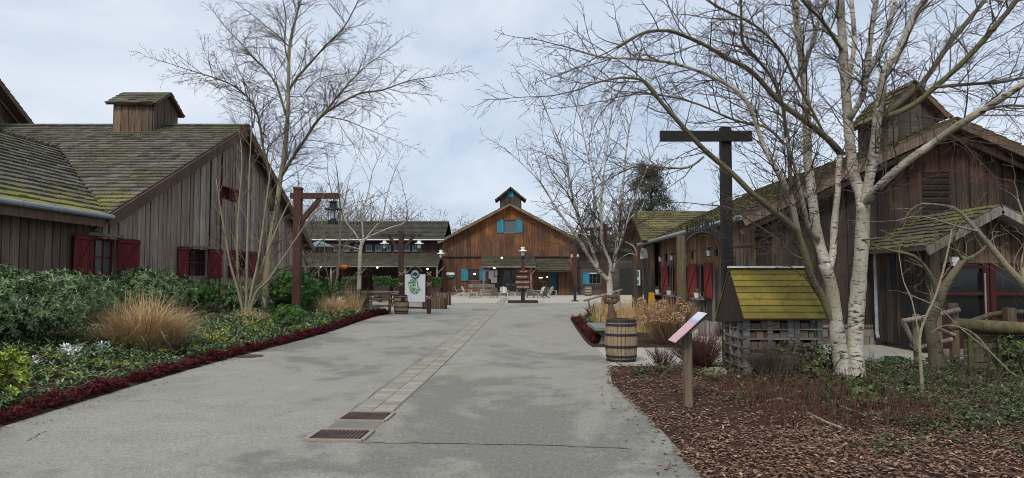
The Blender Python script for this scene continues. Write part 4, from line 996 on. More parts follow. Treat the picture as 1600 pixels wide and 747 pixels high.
# white arched plate on the entrance gable, green notice, yellow sign
t = thing('arched_plate', (5.9, 32.4, 2.75), 'small white arched name plate over the far entrance door', 'sign'); mb = MB()
for k in range(10):
    a0, a1 = pi*k/10, pi*(k+1)/10; mb.bar((5.85, 32.6-.5*cos(a0), 2.55+.45*sin(a0)), (5.85, 32.6-.5*cos(a1), 2.55+.45*sin(a1)), .04, .15, up=X_)
mb.build('plate', M_lampwhite, t)
mb = MB(); mb.b6(5.84, 5.9, 33.9, 34.45, 1.35, 2.05); ob = tag(mb.build('notice_plate', M_white), 'green and white safety notice left of the far entrance door', 'sign')
mb = MB(); mb.b6(5.82, 5.835, 33.95, 34.4, 1.75, 2.0); mb.b6(5.82, 5.835, 33.98, 34.35, 1.42, 1.6); mb.build('green_symbols', MC['sign_green'], ob)
t = thing('floor_sign', (5.2, 30.2, 0), 'yellow folding caution sign standing by the far entrance', 'sign'); c = P(1018, 466, 30.2)
for s in (-1, 1):
    mb = MB(); a = V((c.x, 30.2+s*.17, .0)); b = V((c.x, 30.2, 1.1)); mb.add([a+V((-.16,0,0)), a+V((.16,0,0)), b+V((.11,0,0)), b+V((-.11,0,0)), a+V((-.16,.02,0)), a+V((.16,.02,0)), b+V((.11,.02,0)), b+V((-.11,.02,0))], ((0,1,2,3),(4,7,6,5),(0,4,5,1),(1,5,6,2),(2,6,7,3),(3,7,4,0))); mb.build('leaf', MC.get('yplastic') or plain('yplastic', (.75,.45,.01), .5), t)
t.location = (0,0,0) if False else t.location
# wall lanterns of the shop row
wl0 = thing('wall_lantern', (RX-.1, 22.3, 2.45), 'wall lantern with pale glass at the near end of the shop row', 'lantern', 'wall lanterns on the shop front')
mb = MB(); mb.bar((0,0,.16), (-.22,0,.16), .02, .025); mb.bar((0,0,.22), (0,0,-.1), .06, .02); mb.lathe((-.24,0,0), [(.08,.08),(.02,.16)], 8); mb.lathe((-.24,0,0), [(.06,-.13),(.06,-.1)], 8); mb.tube([(0,0,.1),(-.08,.0,.02),(-.05,0,-.06)], .01, 5); mb.build('bracket', M_black, wl0, off=V((0,0,0)))
mb = MB(); mb.lathe((-.24,0,0), [(.05,-.1),(.07,.08)], 8); mb.build('glass', M_lampglass, wl0, off=V((0,0,0)))
for yy, lb in ((25.3, 'wall lantern with pale glass between the two nearest red shutters'), (27.5, 'wall lantern with pale glass behind the round wooden pole'), (29.6, 'wall lantern with pale glass above the farthest red shutter')):
    copy_tree(wl0, (RX-.1, yy, 2.45), 0, lb)
# pots on the window ledges
pot0 = thing('flower_pot', (RX-.22, 24.3, zlo-.04), 'small white flower pot on the nearest shop window ledge', 'flower pot', 'pots on the shop window ledges')
mb = MB(); mb.lathe((0,0,0), [(.07,0),(.10,.15),(.11,.17)], 12); mb.build('pot', M_lampwhite, pot0, off=V((0,0,0)))
mb = MB(); rr = random.Random(4)
for k in range(40):
    a = rr.uniform(0,2*pi); b = rr.uniform(0,.1); p = V((b*cos(a), b*sin(a), .17)); q = p+V((rr.uniform(-.06,.06), rr.uniform(-.06,.06), rr.uniform(.05,.16))); s = V((.02*sin(a), -.02*cos(a), 0)); mb.add([p, (p+q)/2+s, q, (p+q)/2-s], ((0,1,2,3),))
mb.build('foliage', M_ivy, pot0, off=V((0,0,0)))
for (a, b, _), lb in zip(wy[:3][::-1], ('small white flower pot on the second nearest shop window ledge', 'small white flower pot on the third shop window ledge beyond the pole', 'small white flower pot on the farthest shop window ledge')):
    copy_tree(pot0, (RX-.22, (a+b)/2, zlo-.04), 0, lb)

# ------------------------------------------------------------------ bench, driftwood
t = thing('bench', (2.35, 19.6, 0), 'low grey concrete bench at the corner of the grass bed', 'bench')
mb = MB(); mb.b6(2.08, 2.62, 18.5, 20.6, .38, .45); mb.build('seat', M_conc, t)
for yy in (18.75, 20.2): mb = MB(); mb.prism([(2.2, yy, 0), (2.55, yy, 0), (2.45, yy, .2), (2.58, yy, .38), (2.12, yy, .38), (2.3, yy, .2)], (0,.22,0)); mb.build('leg', M_conc, t)
mb = MB(); c = P(957, 503, 19.4)
DW = V((P(956,500,18.2).x, 18.2, 0)); zz = lambda py: P(956, py, 18.2).z
mb.tube([DW+V((.05,0,0)), DW+V((.02,0,.4)), DW+V((0,0,zz(490))), DW+V((-.02,0,zz(480))), DW+V((-.03,0,zz(474)))], [.2,.17,.11,.06,.06], 9)
mb.tube([DW+V((-.12,0,0)), DW+V((-.11,0,.5)), DW+V((-.05,0,zz(482)))], [.035,.03,.04], 7)
mb.tube([DW+V((-.03,0,zz(474))), DW+V((-.15,0,zz(470))), DW+V((-.17,0,zz(465))), DW+V((-.08,0,zz(463))), DW+V((.03,0,zz(464.5))), DW+V((.13,0,zz(463))), DW+V((.17,.0,zz(467))), DW+V((.1,0,zz(471))), DW+V((-.02,0,zz(473)))], [.06,.06,.05,.035,.045,.06,.05,.055,.06], 7)
tag(mb.build('driftwood', wood('driftwood_brown', [(.20,.115,.075), (.13,.08,.055)], stain_amt=.4), smooth=True), 'forked brown driftwood stump standing behind the large barrel', 'driftwood')
mb = MB(); p = P(942, 512, 21.2); mb.lathe((p.x+.15, 21.2, 0), [(.2,0),(.24,.4),(.25,.42)], 14); tag(mb.build('black_pot', M_black), 'black plant pot half hidden between bench and barrel', 'pot')

# ------------------------------------------------------------------ drains
def drain(px, py, w_, d_, rz, label):
    c = G(px, py); t = thing('drain_grate', (c.x, c.y, .0), label, 'drain', 'iron road drains', rz)
    mb = MB(); o0 = V((0,0,0)); fw = .045; h = .022
    for s in (-1, 1): mb.b6(-w_/2, w_/2, s*(d_/2)-fw/2, s*(d_/2)+fw/2, .0, h); mb.b6(s*(w_/2)-fw/2, s*(w_/2)+fw/2, -d_/2+fw/2, d_/2-fw/2, .0, h-.001)
    mb.build('surround', M_pink, t, off=o0)
    mb = MB(); nx = 12
    for k in range(nx): x = -w_/2+fw+(k+.5)*(w_-2*fw)/nx; mb.b6(x-.011, x+.011, -d_/2+fw, d_/2-fw, .007, .018)
    for k in range(7): y = -d_/2+fw+(k+.5)*(d_-2*fw)/7; mb.b6(-w_/2+fw, w_/2-fw, y-.013, y+.013, .0065, .017)
    mb.b6(-w_/4, -w_/8, -.05, .05, .007, .0195)
    mb.build('grate', M_rust, t, off=o0)
    mb = MB(); mb.b6(-w_/2+fw/2, w_/2-fw/2, -d_/2+fw/2, d_/2-fw/2, .001, .0052); mb.build('pit', M_blackpost, t, off=o0)
drain(532, 681, .60, .52, R(-3), 'nearest rusty iron drain grate with pinkish rim in the paving strip')
drain(572, 652, .58, .56, R(-3), 'second rusty iron drain grate, where the sett strip begins')
c = G(389, 557); mb = MB(); mb.lathe((c.x, c.y, .001), [(.3,0),(.3,.012)], 24); tag(mb.build('manhole_cover', M_rust), 'flat round manhole cover at the left road edge', 'manhole cover')

# ------------------------------------------------------------------ foliage generators
def leaf(mb, p, d, up, L_, W_, fold=.25):
    d = d.normalized(); s = d.cross(up)
    s = s.normalized() if s.length > 1e-4 else d.orthogonal().normalized()
    n = s.cross(d); a = p; b = p+d*L_*.5+s*W_/2+n*fold*W_*.3; c = p+d*L_-n*L_*.12; e = p+d*L_*.5-s*W_/2+n*fold*W_*.3
    mb.add([a, b, c, e], ((0,1,2), (0,2,3)))
def rvec(rr):
    while 1:
        v = V((rr.uniform(-1,1), rr.uniform(-1,1), rr.uniform(-1,1)))
        if .05 < v.length < 1: return v.normalized()
def bush(name, c, rx, ry, h, nwh, mat, label, cat='shrub', seed=1, L_=.11, W_=.036, whorl=7, droop=.15, lumps=5, stemm=None, group=None, inner=.45):
    rr = random.Random(seed); c = V(c); t = thing(name, c, label, cat, group)
    mb = MB(); lob = [(V((rr.uniform(-.5,.5)*rx, rr.uniform(-.5,.5)*ry, rr.uniform(.3,.62)*h)), rr.uniform(.5,.75)) for _ in range(lumps)] + [(V((0,0,h*.45)), .85)]
    k = 0; tips = []
    while k < nwh:
        lc, ls = rr.choice(lob); v = rvec(rr); r = ls*(inner+(1-inner)*rr.random()**.4)
        p = lc+V((v.x*rx*r, v.y*ry*r, v.z*h*.5*r*1.1))
        if p.z < .02 or p.z > h*1.03 or noise.noise(p*2.3+V((seed,0,0))) < -.28: continue
        k += 1; ax = (V((v.x, v.y, max(0, v.z)+.35))+rvec(rr)*.35).normalized(); w0 = c+p; tips.append(w0)
        o1 = ax.orthogonal().normalized(); o2 = ax.cross(o1); ph = rr.uniform(0, 6.28)
        for j in range(whorl):
            a = ph+2*pi*j/whorl+rr.uniform(-.2,.2); d = (o1*cos(a)+o2*sin(a))*rr.uniform(.5,1.1)+ax*rr.uniform(.0,.9)-V((0,0,droop))+rvec(rr)*.25
            leaf(mb, w0, d, ax, L_*rr.uniform(.7,1.2), W_*rr.uniform(.8,1.2))
    mb.build('foliage', mat, t)
    mb = MB()
    for q in tips[::max(1, len(tips)//70)]:
        b = c+V((rr.uniform(-.2,.2)*rx, rr.uniform(-.2,.2)*ry, -.05)); mid = b.lerp(q, .5)+rvec(rr)*.08; mb.tube([b, mid, q], [.018,.012,.005], 4, cap=False)
    mb.build('stems', stemm or M_twig, t)
    return t
def grass(name, c, n, h, spread, mat, label, seed=1, bend=1.0, wd=.006, cat='ornamental grass', base=.25, sq=1.0, droop_dir=None, subs=7):
    rr = random.Random(seed); c = V(c); mb = MB()
    sub = []
    for k in range(subs):
        a = rr.uniform(0, 2*pi); b = base*sqrt(rr.random()); la = rr.uniform(0, 2*pi)
        sub.append((V((b*cos(a), b*sin(a)*sq, 0)), V((cos(la), sin(la), 0))*rr.uniform(0, .45), rr.uniform(.6, 1.12), rr.uniform(.3, 1.0)))
    for k in range(n):
        o_, lean, hs, bs = rr.choice(sub); a = rr.uniform(0, 2*pi); b = base*.45*sqrt(rr.random()); p = c+o_+V((b*cos(a), b*sin(a)*sq, -.03)); hh = h*hs*rr.uniform(.35, 1.12)
        a2 = a+rr.gauss(0, 1.0); out = spread*(.55+.45*bs)*rr.random()**.7; d = V((cos(a2), sin(a2)*sq, 0))+lean
        broken = rr.random() < .14; kb = rr.uniform(.35, .8); bd = V((rr.uniform(-1,1), rr.uniform(-1,1), rr.uniform(-1.2,-.2))).normalized()
        s = V((-sin(a2+rr.uniform(-1,1)), cos(a2), 0)).normalized()*wd*rr.uniform(.6,1.5); pts = []; curl = rr.gauss(0, .25)
        for i in range(6):
            u = i/5; x = out*(u**1.7); z = hh*(u-.42*bend*(out/max(spread,.01))*u**3); side = V((-d.y, d.x, 0))*curl*u*u*out
            q = p+d*x+side+V((0,0,z))
            if broken and u > kb: q = pts[-1]+bd*hh*.17
            q.z = max(q.z, hgt(q.x, q.y)+.01); pts.append(q)
        vs = []
        for i, q in enumerate(pts): f = 1-i/5*.85; vs += [q-s*f, q+s*f]
        mb.add(vs, [(2*i, 2*i+1, 2*i+3, 2*i+2) for i in range(5)])
    return tag(mb.build(name, mat, off=V(c)), label, cat)
def gz(x, y): return V((x, y, hgt(x, y)))
# ------------------------------------------------------------------ left bed planting
bush('rhododendron', gz(-9.9, 13.9), 1.6, 1.7, 1.62, 2000, M_rhodo, 'broad dark rhododendron at the left frame edge in front of the brown boards', seed=11, L_=.125, W_=.042)
bush('rhododendron', gz(-10.5, 17.6), 1.5, 1.5, 1.5, 1900, M_rhodo, 'rounded rhododendron below the first red-shuttered window, left of the large grass tuft', seed=12, L_=.125, W_=.042)
bush('rhododendron', gz(-10.6, 21.7), 1.6, 1.6, 1.62, 1700, M_rhodo, 'wide rhododendron between the first two windows, behind the large grass tuft', seed=13, L_=.125, W_=.042)
bush('shrub', gz(-10.7, 25.6), 1.2, 1.2, 1.35, 800, M_green, 'mid green shrub under the second red-shuttered window', seed=14, L_=.1, W_=.035)
bush('shrub', gz(-9.1, 29.2), 1.35, 1.3, 1.95, 1500, M_green, 'tall glossy green shrub behind the single-arm lamp post', seed=15, L_=.11, W_=.04)
bush('shrub', gz(-8.35, 31.8), 1.15, 1.2, 1.6, 900, M_green, 'rounded green shrub right of the single-arm lamp post', seed=16, L_=.1, W_=.036)
bush('shrub', gz(-7.1, 23.6), .62, .6, .75, 420, M_green, 'small bright green shrub at the foot of the single-arm lamp post', seed=17, L_=.08, W_=.03)
bush('shrub', gz(-9.6, 26.5), 1.0, .9, 1.25, 600, M_rhodo, 'dark low shrub behind the pale birch clump', seed=18, L_=.11, W_=.04)
bush('lime_shrub', gz(-6.55, 9.4), .42, .5, .85, 420, M_lime, 'bright yellow-green shrub at the extreme left edge of the bed', seed=19, L_=.075, W_=.036, whorl=6, droop=-.3)
bush('shrub', gz(-6.45, 8.9), .35, .4, .3, 130, M_rhodo, 'low dull green plant at the foot of the yellow-green shrub', seed=20, L_=.08, W_=.02)
grass('straw_grass_tuft', gz(-7.75, 15.6), 4600, 1.22, 1.65, M_straw, 'huge arching straw-coloured grass tuft in the left bed', 1, 1.1, .0055, base=.5)
grass('straw_grass_tuft', gz(-8.3, 23.4), 700, .5, .8, M_straw, 'low flattened straw grass at the foot of the pale birch clump', 2, 1.2, .006, base=.35)
grass('straw_grass_tuft', gz(-7.75, 21.5), 260, .35, .35, M_straw, 'little straw grass tuft in front of the small green shrub', 3, 1.2, .006, base=.15)
grass('straw_grass_tuft', gz(-7.4, 29.6), 1300, 1.0, .9, M_straw, 'reddish straw grass mound right of the lamp post shrubs', 4, 1.0, .007, base=.55)
grass('straw_grass_tuft', gz(-7.1, 31.6), 1200, 1.2, .8, M_straw, 'taller reddish straw grass mound beside the rail fence', 5, 1.0, .007, base=.5)
# twiggy brown shrub at the end of the bed
def twiggy(name, c, n, h, sp, mat, label, seed=1, r=.007, cat='shrub'):
    rr = random.Random(seed); mb = MB(); c = V(c)
    for k in range(n):
        a = rr.uniform(0, 2*pi); e = sp*rr.random()**.7; p = c+V((.2*e*cos(a), .2*e*sin(a), -.03)); hh = h*rr.uniform(.5,1.05)
        q = c+V((e*cos(a), e*sin(a), hh)); mid = p.lerp(q, .5)+rvec(rr)*.06; mb.tube([p, mid, q], [r, r*.75, r*.3], 3, cap=False)
        for j in range(3):
            s = p.lerp(q, rr.uniform(.35,.9)); mb.tube([s, s+(q-p)*.15+rvec(rr)*h*.13], [r*.5, r*.2], 3, cap=False)
    return tag(mb.build(name, mat, off=c), label, cat)
twiggy('twiggy_shrub', gz(-6.75, 32.6), 260, 1.15, .75, M_twig, 'dark leafless twiggy shrub between straw grass and rail fence', 6, .008)
# ground cover
def scatter(name, n, fx, mat, label, L_=.06, W_=.03, seed=1, hmin=.0, hmax=.08, cl=4, flat=.5):
    rr = random.Random(seed); mb = MB()
    for k in range(n):
        r = fx(rr)
        if r is None: continue
        x, y, sc = r; lump = 1+.9*noise.noise(V((x*2.2, y*2.2, seed))); p = V((x, y, hgt(x, y)+.008+rr.uniform(hmin, hmax)*sc*lump))
        sc *= rr.uniform(.6, 1.5) if cl == 1 else rr.uniform(.8, 1.25)
        for j in range(cl):
            d = rvec(rr); d.z = abs(d.z)*(1-flat)+rr.uniform(-.1,.15); leaf(mb, p, d, Z_, L_*sc*rr.uniform(.6,1.3), W_*sc*rr.uniform(.7,1.3))
    o = mb.build(name, mat); o['kind'] = 'stuff'; o['label'] = label; return o
def fL(rr):
    y = 6+29*rr.random()**1.25; d = .28+rr.random()**.9*3.4; x = edgeL(y)-d
    if noise.noise(V((x*1.4, y*1.4, 3))) < -.22: return None
    return x, y, 1+y/40
scatter('ground_cover', 14000, fL, M_cover, 'low mixed green ground cover filling the left bed', .07, .028, 21, 0, .13, 4)
def fY(rr):
    y = 7+27*rr.random()**1.2; d = .3+rr.random()*1.9; x = edgeL(y)-d
    if noise.noise(V((x*1.9, y*1.2, 9))) < .27: return None
    return x, y, 1+y/50
scatter('ground_cover', 9000, fY, M_yel, 'yellow-green clumps among the left bed ground cover', .05, .026, 22, .03, .15, 4)
def fS(rr):
    y = 4+31*rr.random()**1.1; d = abs(rr.gauss(.14, .075+.04*noise.noise(V((y*1.7, 3, 5))))); x = edgeL(y)-d
    n_ = noise.noise(V((y*2.6, 0, 5)))
    if n_ < -.3+.2*rr.random(): return None
    return x, y, (1.0+n_*.9)*(1+y/60)
scatter('edging_plants', 18000, fS, M_sedum, 'dark red edging plants in a strip along the left road edge', .04, .014, 23, .0, .09, 4, .35)
def fLit(rr):
    y = 6+29*rr.random()**1.3; x = edgeL(y)-.02-rr.random()*3; return x, y, .9
scatter('leaf_litter', 3500, fLit, M_litter, 'scattered fallen leaves on the left bed soil', .05, .028, 24, 0, .02, 1, .9)
# silver plants
for i, (px, py, s, lb) in enumerate(((50, 578, .8, 'small white-leaved plant nearest the left frame edge'), (108, 568, 1.1, 'largest white-leaved plant in the left bed ground cover'), (158, 556, .9, 'white-leaved plant just left of the large grass tuft'))):
    c = G(px, py+2); rr = random.Random(40+i); mb = MB()
    for k in range(int(120*s)):
        a = rr.uniform(0,2*pi); r0 = rr.uniform(0,.16*s); p = c+V((r0*cos(a), r0*sin(a), rr.uniform(.08,.30*s))); d = V((cos(a), sin(a), rr.uniform(.2,1.3))); leaf(mb, p, d, Z_, rr.uniform(.05,.1)*s, .035*s)
    tag(mb.build('silver_plant', M_silver, off=c), lb, 'plant', 'white-leaved plants')
# half-log edging behind
t = thing('log_edging', gz(-9.2, 15.5), 'short row of brown log edging in the soil left of the grass tuft', 'edging')
mb = MB()
for k in range(26): x = -10.0+k*.062; y = 15.0+k*.05; mb.tube([(x, y, hgt(x,y)-.05), (x, y, hgt(x,y)+.13+random.uniform(-.01,.01))], .034, 7)
mb.build('log_row', M_brwood, t)

# ------------------------------------------------------------------ right bed planting
def fR(rr):
    y = 5.2+8.9*rr.random()**1.3; x = edgeR(y)-.05+rr.random()**1.15*8
    if x > 10.5 or abs(x/y) > .8: return None
    return x, y, 1
def fRl(rr):
    r = fR(rr)
    if r and noise.noise(V((r[0]*2.1, r[1]*2.1, 12))) < -.12-.35*rr.random(): return None
    if r and noise.noise(V((r[0]*.6, r[1]*.6, 2)))+ .12*(r[0]-4.6) > rr.uniform(-.1, .6): return None
    return r
scatter('leaf_litter', 34000, fRl, M_litter, 'brown fallen leaves and bark chips covering the near right bed', .048, .026, 31, 0, .03, 1, .85)
def fRm(rr):
    y = 5.2+2.6*rr.random(); return edgeR(y)+rr.random()*4.2, y, 1
scatter('leaf_litter', 9000, fRm, M_litter, 'brown fallen leaves nearest the camera in the right bed', .042, .024, 36, 0, .03, 1, .85)
def fIv(rr):
    r = fR(rr)
    if r is None: return None
    x, y, s = r
    if noise.noise(V((x*1.1, y*1.1, 7)))*1.2+.34*(x-3.8)+ .10*(y-9) < rr.uniform(.0, .7): return None
    return x, y, 1
scatter('ivy', 26000, fIv, M_ivy, 'dark green ivy spreading over the right bed', .052, .038, 32, .01, .12, 3, .7)
def fSt(rr):
    y = 5.5+14*rr.random(); side = rr.random() < .6
    return (edgeR(y)-abs(rr.gauss(0,.22)) if side and y < 14 else edgeL(y)+abs(rr.gauss(0,.2)), y, .8)
scatter('stray_leaves', 420, fSt, M_litter, 'stray fallen leaves along the road edges', .05, .03, 39, 0, .004, 1, .95)
rr = random.Random(90); mb = MB()
for k in range(90):
    y = 5.8+16*rr.random()**1.3; x = rr.uniform(-5, 1.6); leaf(mb, V((x, y, .006)), V((rr.uniform(-1,1), rr.uniform(-1,1), .05)), Z_, rr.uniform(.02,.05), .02)
o = mb.build('stray_leaves', M_litter); o['kind'] = 'stuff'; o['label'] = 'few bits of leaf litter lying on the open road'
# bare stick stems and red twigs in the bed
def sticks(name, area, n, h, mat, label, seed, r=.004):
    rr = random.Random(seed); mb = MB()
    for k in range(n):
        x, y = area(rr); p = V((x, y, hgt(x, y)-.01)); q = p+V((rr.gauss(0,.1), rr.gauss(0,.1), h*rr.uniform(.4,1.1))); m_ = p.lerp(q,.5)+rvec(rr)*.03
        mb.tube([p, m_, q], [r, r*.8, r*.4], 3, cap=False)
        for j in range(2): s = p.lerp(q, rr.uniform(.4,.9)); mb.tube([s, s+rvec(rr)*.08+V((0,0,.05))], [r*.6, r*.3], 3, cap=False)
    o = mb.build(name, mat); o['kind'] = 'stuff'; o['label'] = label; return o
sticks('twig_growth', lambda rr: (rr.uniform(2.7,4.6), rr.uniform(7.6,10.2)), 420, .38, M_redtwig, 'thin red-brown stems rising from the near right bed', 51)
sticks('twig_growth', lambda rr: (rr.uniform(3.2,8), rr.uniform(7,12.5)), 480, .45, M_twig, 'bare brown stems scattered over the ivy of the right bed', 52)
c = P(1092, 560, 13.2); twiggy('twiggy_shrub', gz(c.x, 13.2), 420, .62, .62, M_redtwig, 'low red-brown twiggy shrub left of the insect hotel', 33, .005)
twiggy('twiggy_shrub', gz(2.75, 13.6), 90, .4, .4, M_redtwig, 'sparse red twigs right of the large barrel', 34, .005)
twiggy('twiggy_shrub', gz(4.0, 11.5), 260, .6, .5, M_twig, 'dark bare stems growing in front of the insect hotel', 35, .005)
bush('ivy_mound', gz(4.75, 11.5), .85, .5, .6, 420, M_ivy, 'dark leafy mound in front of the insect hotel and birch base', seed=36, L_=.05, W_=.035, whorl=4)
bush('ivy_mound', gz(4.2, 9.2), .45, .4, .38, 200, M_ivy, 'small dark leafy plant in the middle of the right bed', seed=37, L_=.06, W_=.035, whorl=5)
bush('ivy_mound', gz(8.3, 12.2), .8, .6, .85, 420, M_ivy, 'dark green bush under the mossy log fence', seed=38, L_=.06, W_=.04, whorl=4)
rr = random.Random(77)
for i, (px, py, L_, az, lb) in enumerate(((1215, 630, .3, .1, 'pale fallen stick lying left of the birch base'), (1290, 668, .5, 2.0, 'thin fallen stick in the near leaf litter'), (1385, 627, .22, -.1, 'short pink-brown bark piece right of the birch base'), (1345, 655, .5, 2.2, 'slanting bare stick below the birch'))):
    c = G(px, py); mb = MB(); mb.tube([c+V((-L_/2*cos(az), -L_/2*sin(az), .03)), c+V((0,0,.06)), c+V((L_/2*cos(az), L_/2*sin(az), .04+.08*(i % 2)))], [.012,.013,.008], 6); tag(mb.build('fallen_stick', M_palelog, off=c), lb, 'stick')
c = G(1118, 586); mb = MB(); mb.box(c+V((0,0,.05)), (.32,.2,.08)); mb.box(c+V((.02,.0,.105)), (.22,.16,.03)); tag(mb.build('stone_block', M_palelog, off=c), 'pale block lying at the foot of the black post', 'block')
c = G(1410, 572); mb = MB(); mb.box((c.x, 14.6, .07), (.28,.22,.12)); mb.box((c.x, 14.6, .14), (.3,.24,.025)); tag(mb.build('utility_box', plain('box_green', (.03,.07,.05))), 'small dark green ground box on the walkway edge', 'box')
# far right bed
grass('pale_grass_tuft', (3.5, 25.0, .05), 1700, 1.25, .5, M_straw2, 'upright pale straw grass around the right white birch', 61, .4, .007, base=.65, sq=1)
grass('pale_grass_tuft', (3.85, 23.0, .05), 1500, .95, .4, M_straw2, 'upright pale straw grass behind the dried hydrangea', 62, .4, .007, base=.6)
grass('pale_grass_tuft', (3.0, 21.3, .05), 700, .7, .4, M_straw2, 'shorter pale straw grass behind the large barrel', 63, .5, .006, base=.4)
c = V((4.0, 18.75, .05)); t = thing('hydrangea', c, 'bare hydrangea bush with dried brown flower heads right of the large barrel', 'shrub')
rr = random.Random(71); mb = MB(); mh = MB()
M_brownst = leafmat('dry_brown_stems', [(.26,.16,.09), (.34,.22,.13), (.15,.09,.055)], .9, .1)
for k in range(520):
    a = rr.uniform(0,2*pi); e = .85*sqrt(rr.random()); q = c+V((e*cos(a), e*sin(a), rr.uniform(.6,1.25)*(1.1-.4*e))); p = c+V((.25*e*cos(a), .25*e*sin(a), -.04)); mb.tube([p, p.lerp(q,.5)+rvec(rr)*.05, q], [.009,.007,.004], 4, cap=False)
    if k % 15 == 0:
        q = q+V((-.22, -.12, .05)); mb.tube([p.lerp(q,.5), q], [.005,.004], 4, cap=False)
        for j in range(110): v = rvec(rr); leaf(mh, q+v*.095*rr.uniform(.7,1), v+rvec(rr)*.7, rvec(rr), .04, .034)
mb.build('stems', M_brownst, t); mh.build('dried_flowers', M_hyd, t)
c = V((3.25, 29.3, .05)); rr = random.Random(72)
for i, (cc, nn_, lb) in enumerate(((V((3.1, 28.6, .05)), 34, 'large spiky agave-like plant left of the right birch'), (V((3.75, 26.6, .05)), 26, 'reddish spiky plant beside the right birch base'))):
    mb = MB()
    for k in range(nn_):
        a = rr.uniform(0,2*pi); el = rr.uniform(.15,1.2); d = V((cos(a)*cos(el), sin(a)*cos(el), sin(el))); L_ = rr.uniform(.45,.8); s = d.cross(Z_).normalized(); p = cc+V((0,0,.1))
        q = [p, p+d*L_*.5, p+d*L_-V((0,0,.06))]; wds = [.035,.045,.004]; vs = []
        for u_, w_ in zip(q, wds): vs += [u_-s*w_, u_+s*w_]
        mb.add(vs, [(0,1,3,2),(2,3,5,4)])
    tag(mb.build('spiky_plant', M_agave, off=cc), lb, 'plant')
def fB(rr):
    y = 18.2+12*rr.random(); return (2.0+(y-18)*.035+abs(rr.gauss(.05,.16)), y, 1.3) if y > 18.9 else None
rr0 = hgt
scatter('edging_plants', 3500, fB, M_sedum, 'dark red edging plants along the right far bed', .05, .018, 73, .0, .13, 4, .35)
def fC(rr):
    y = 18.2+12*rr.random(); return 2.3+(y-18)*.035+rr.random()*.6, y, 1.3
scatter('ground_cover', 900, fC, M_cover, 'low green plants inside the right far bed', .07, .03, 74, .05, .15, 4)
t = thing('log_rail', (3.6, 31.2, 0), 'low pale log rail beside the spiky plant in the far right bed', 'rail'); mb = MB(); mb.tube([P(912, 470, 33), P(972, 453, 33.5)], .05, 7); mb.build('rail', M_palelog, t)
mb = MB(); 
for px in (920, 968): a = P(px, 468 if px == 920 else 455, 33); mb.tube([(a.x, 33.1, 0), (a.x, 33.1, a.z)], .045, 7)
mb.build('post', M_palelog, t)

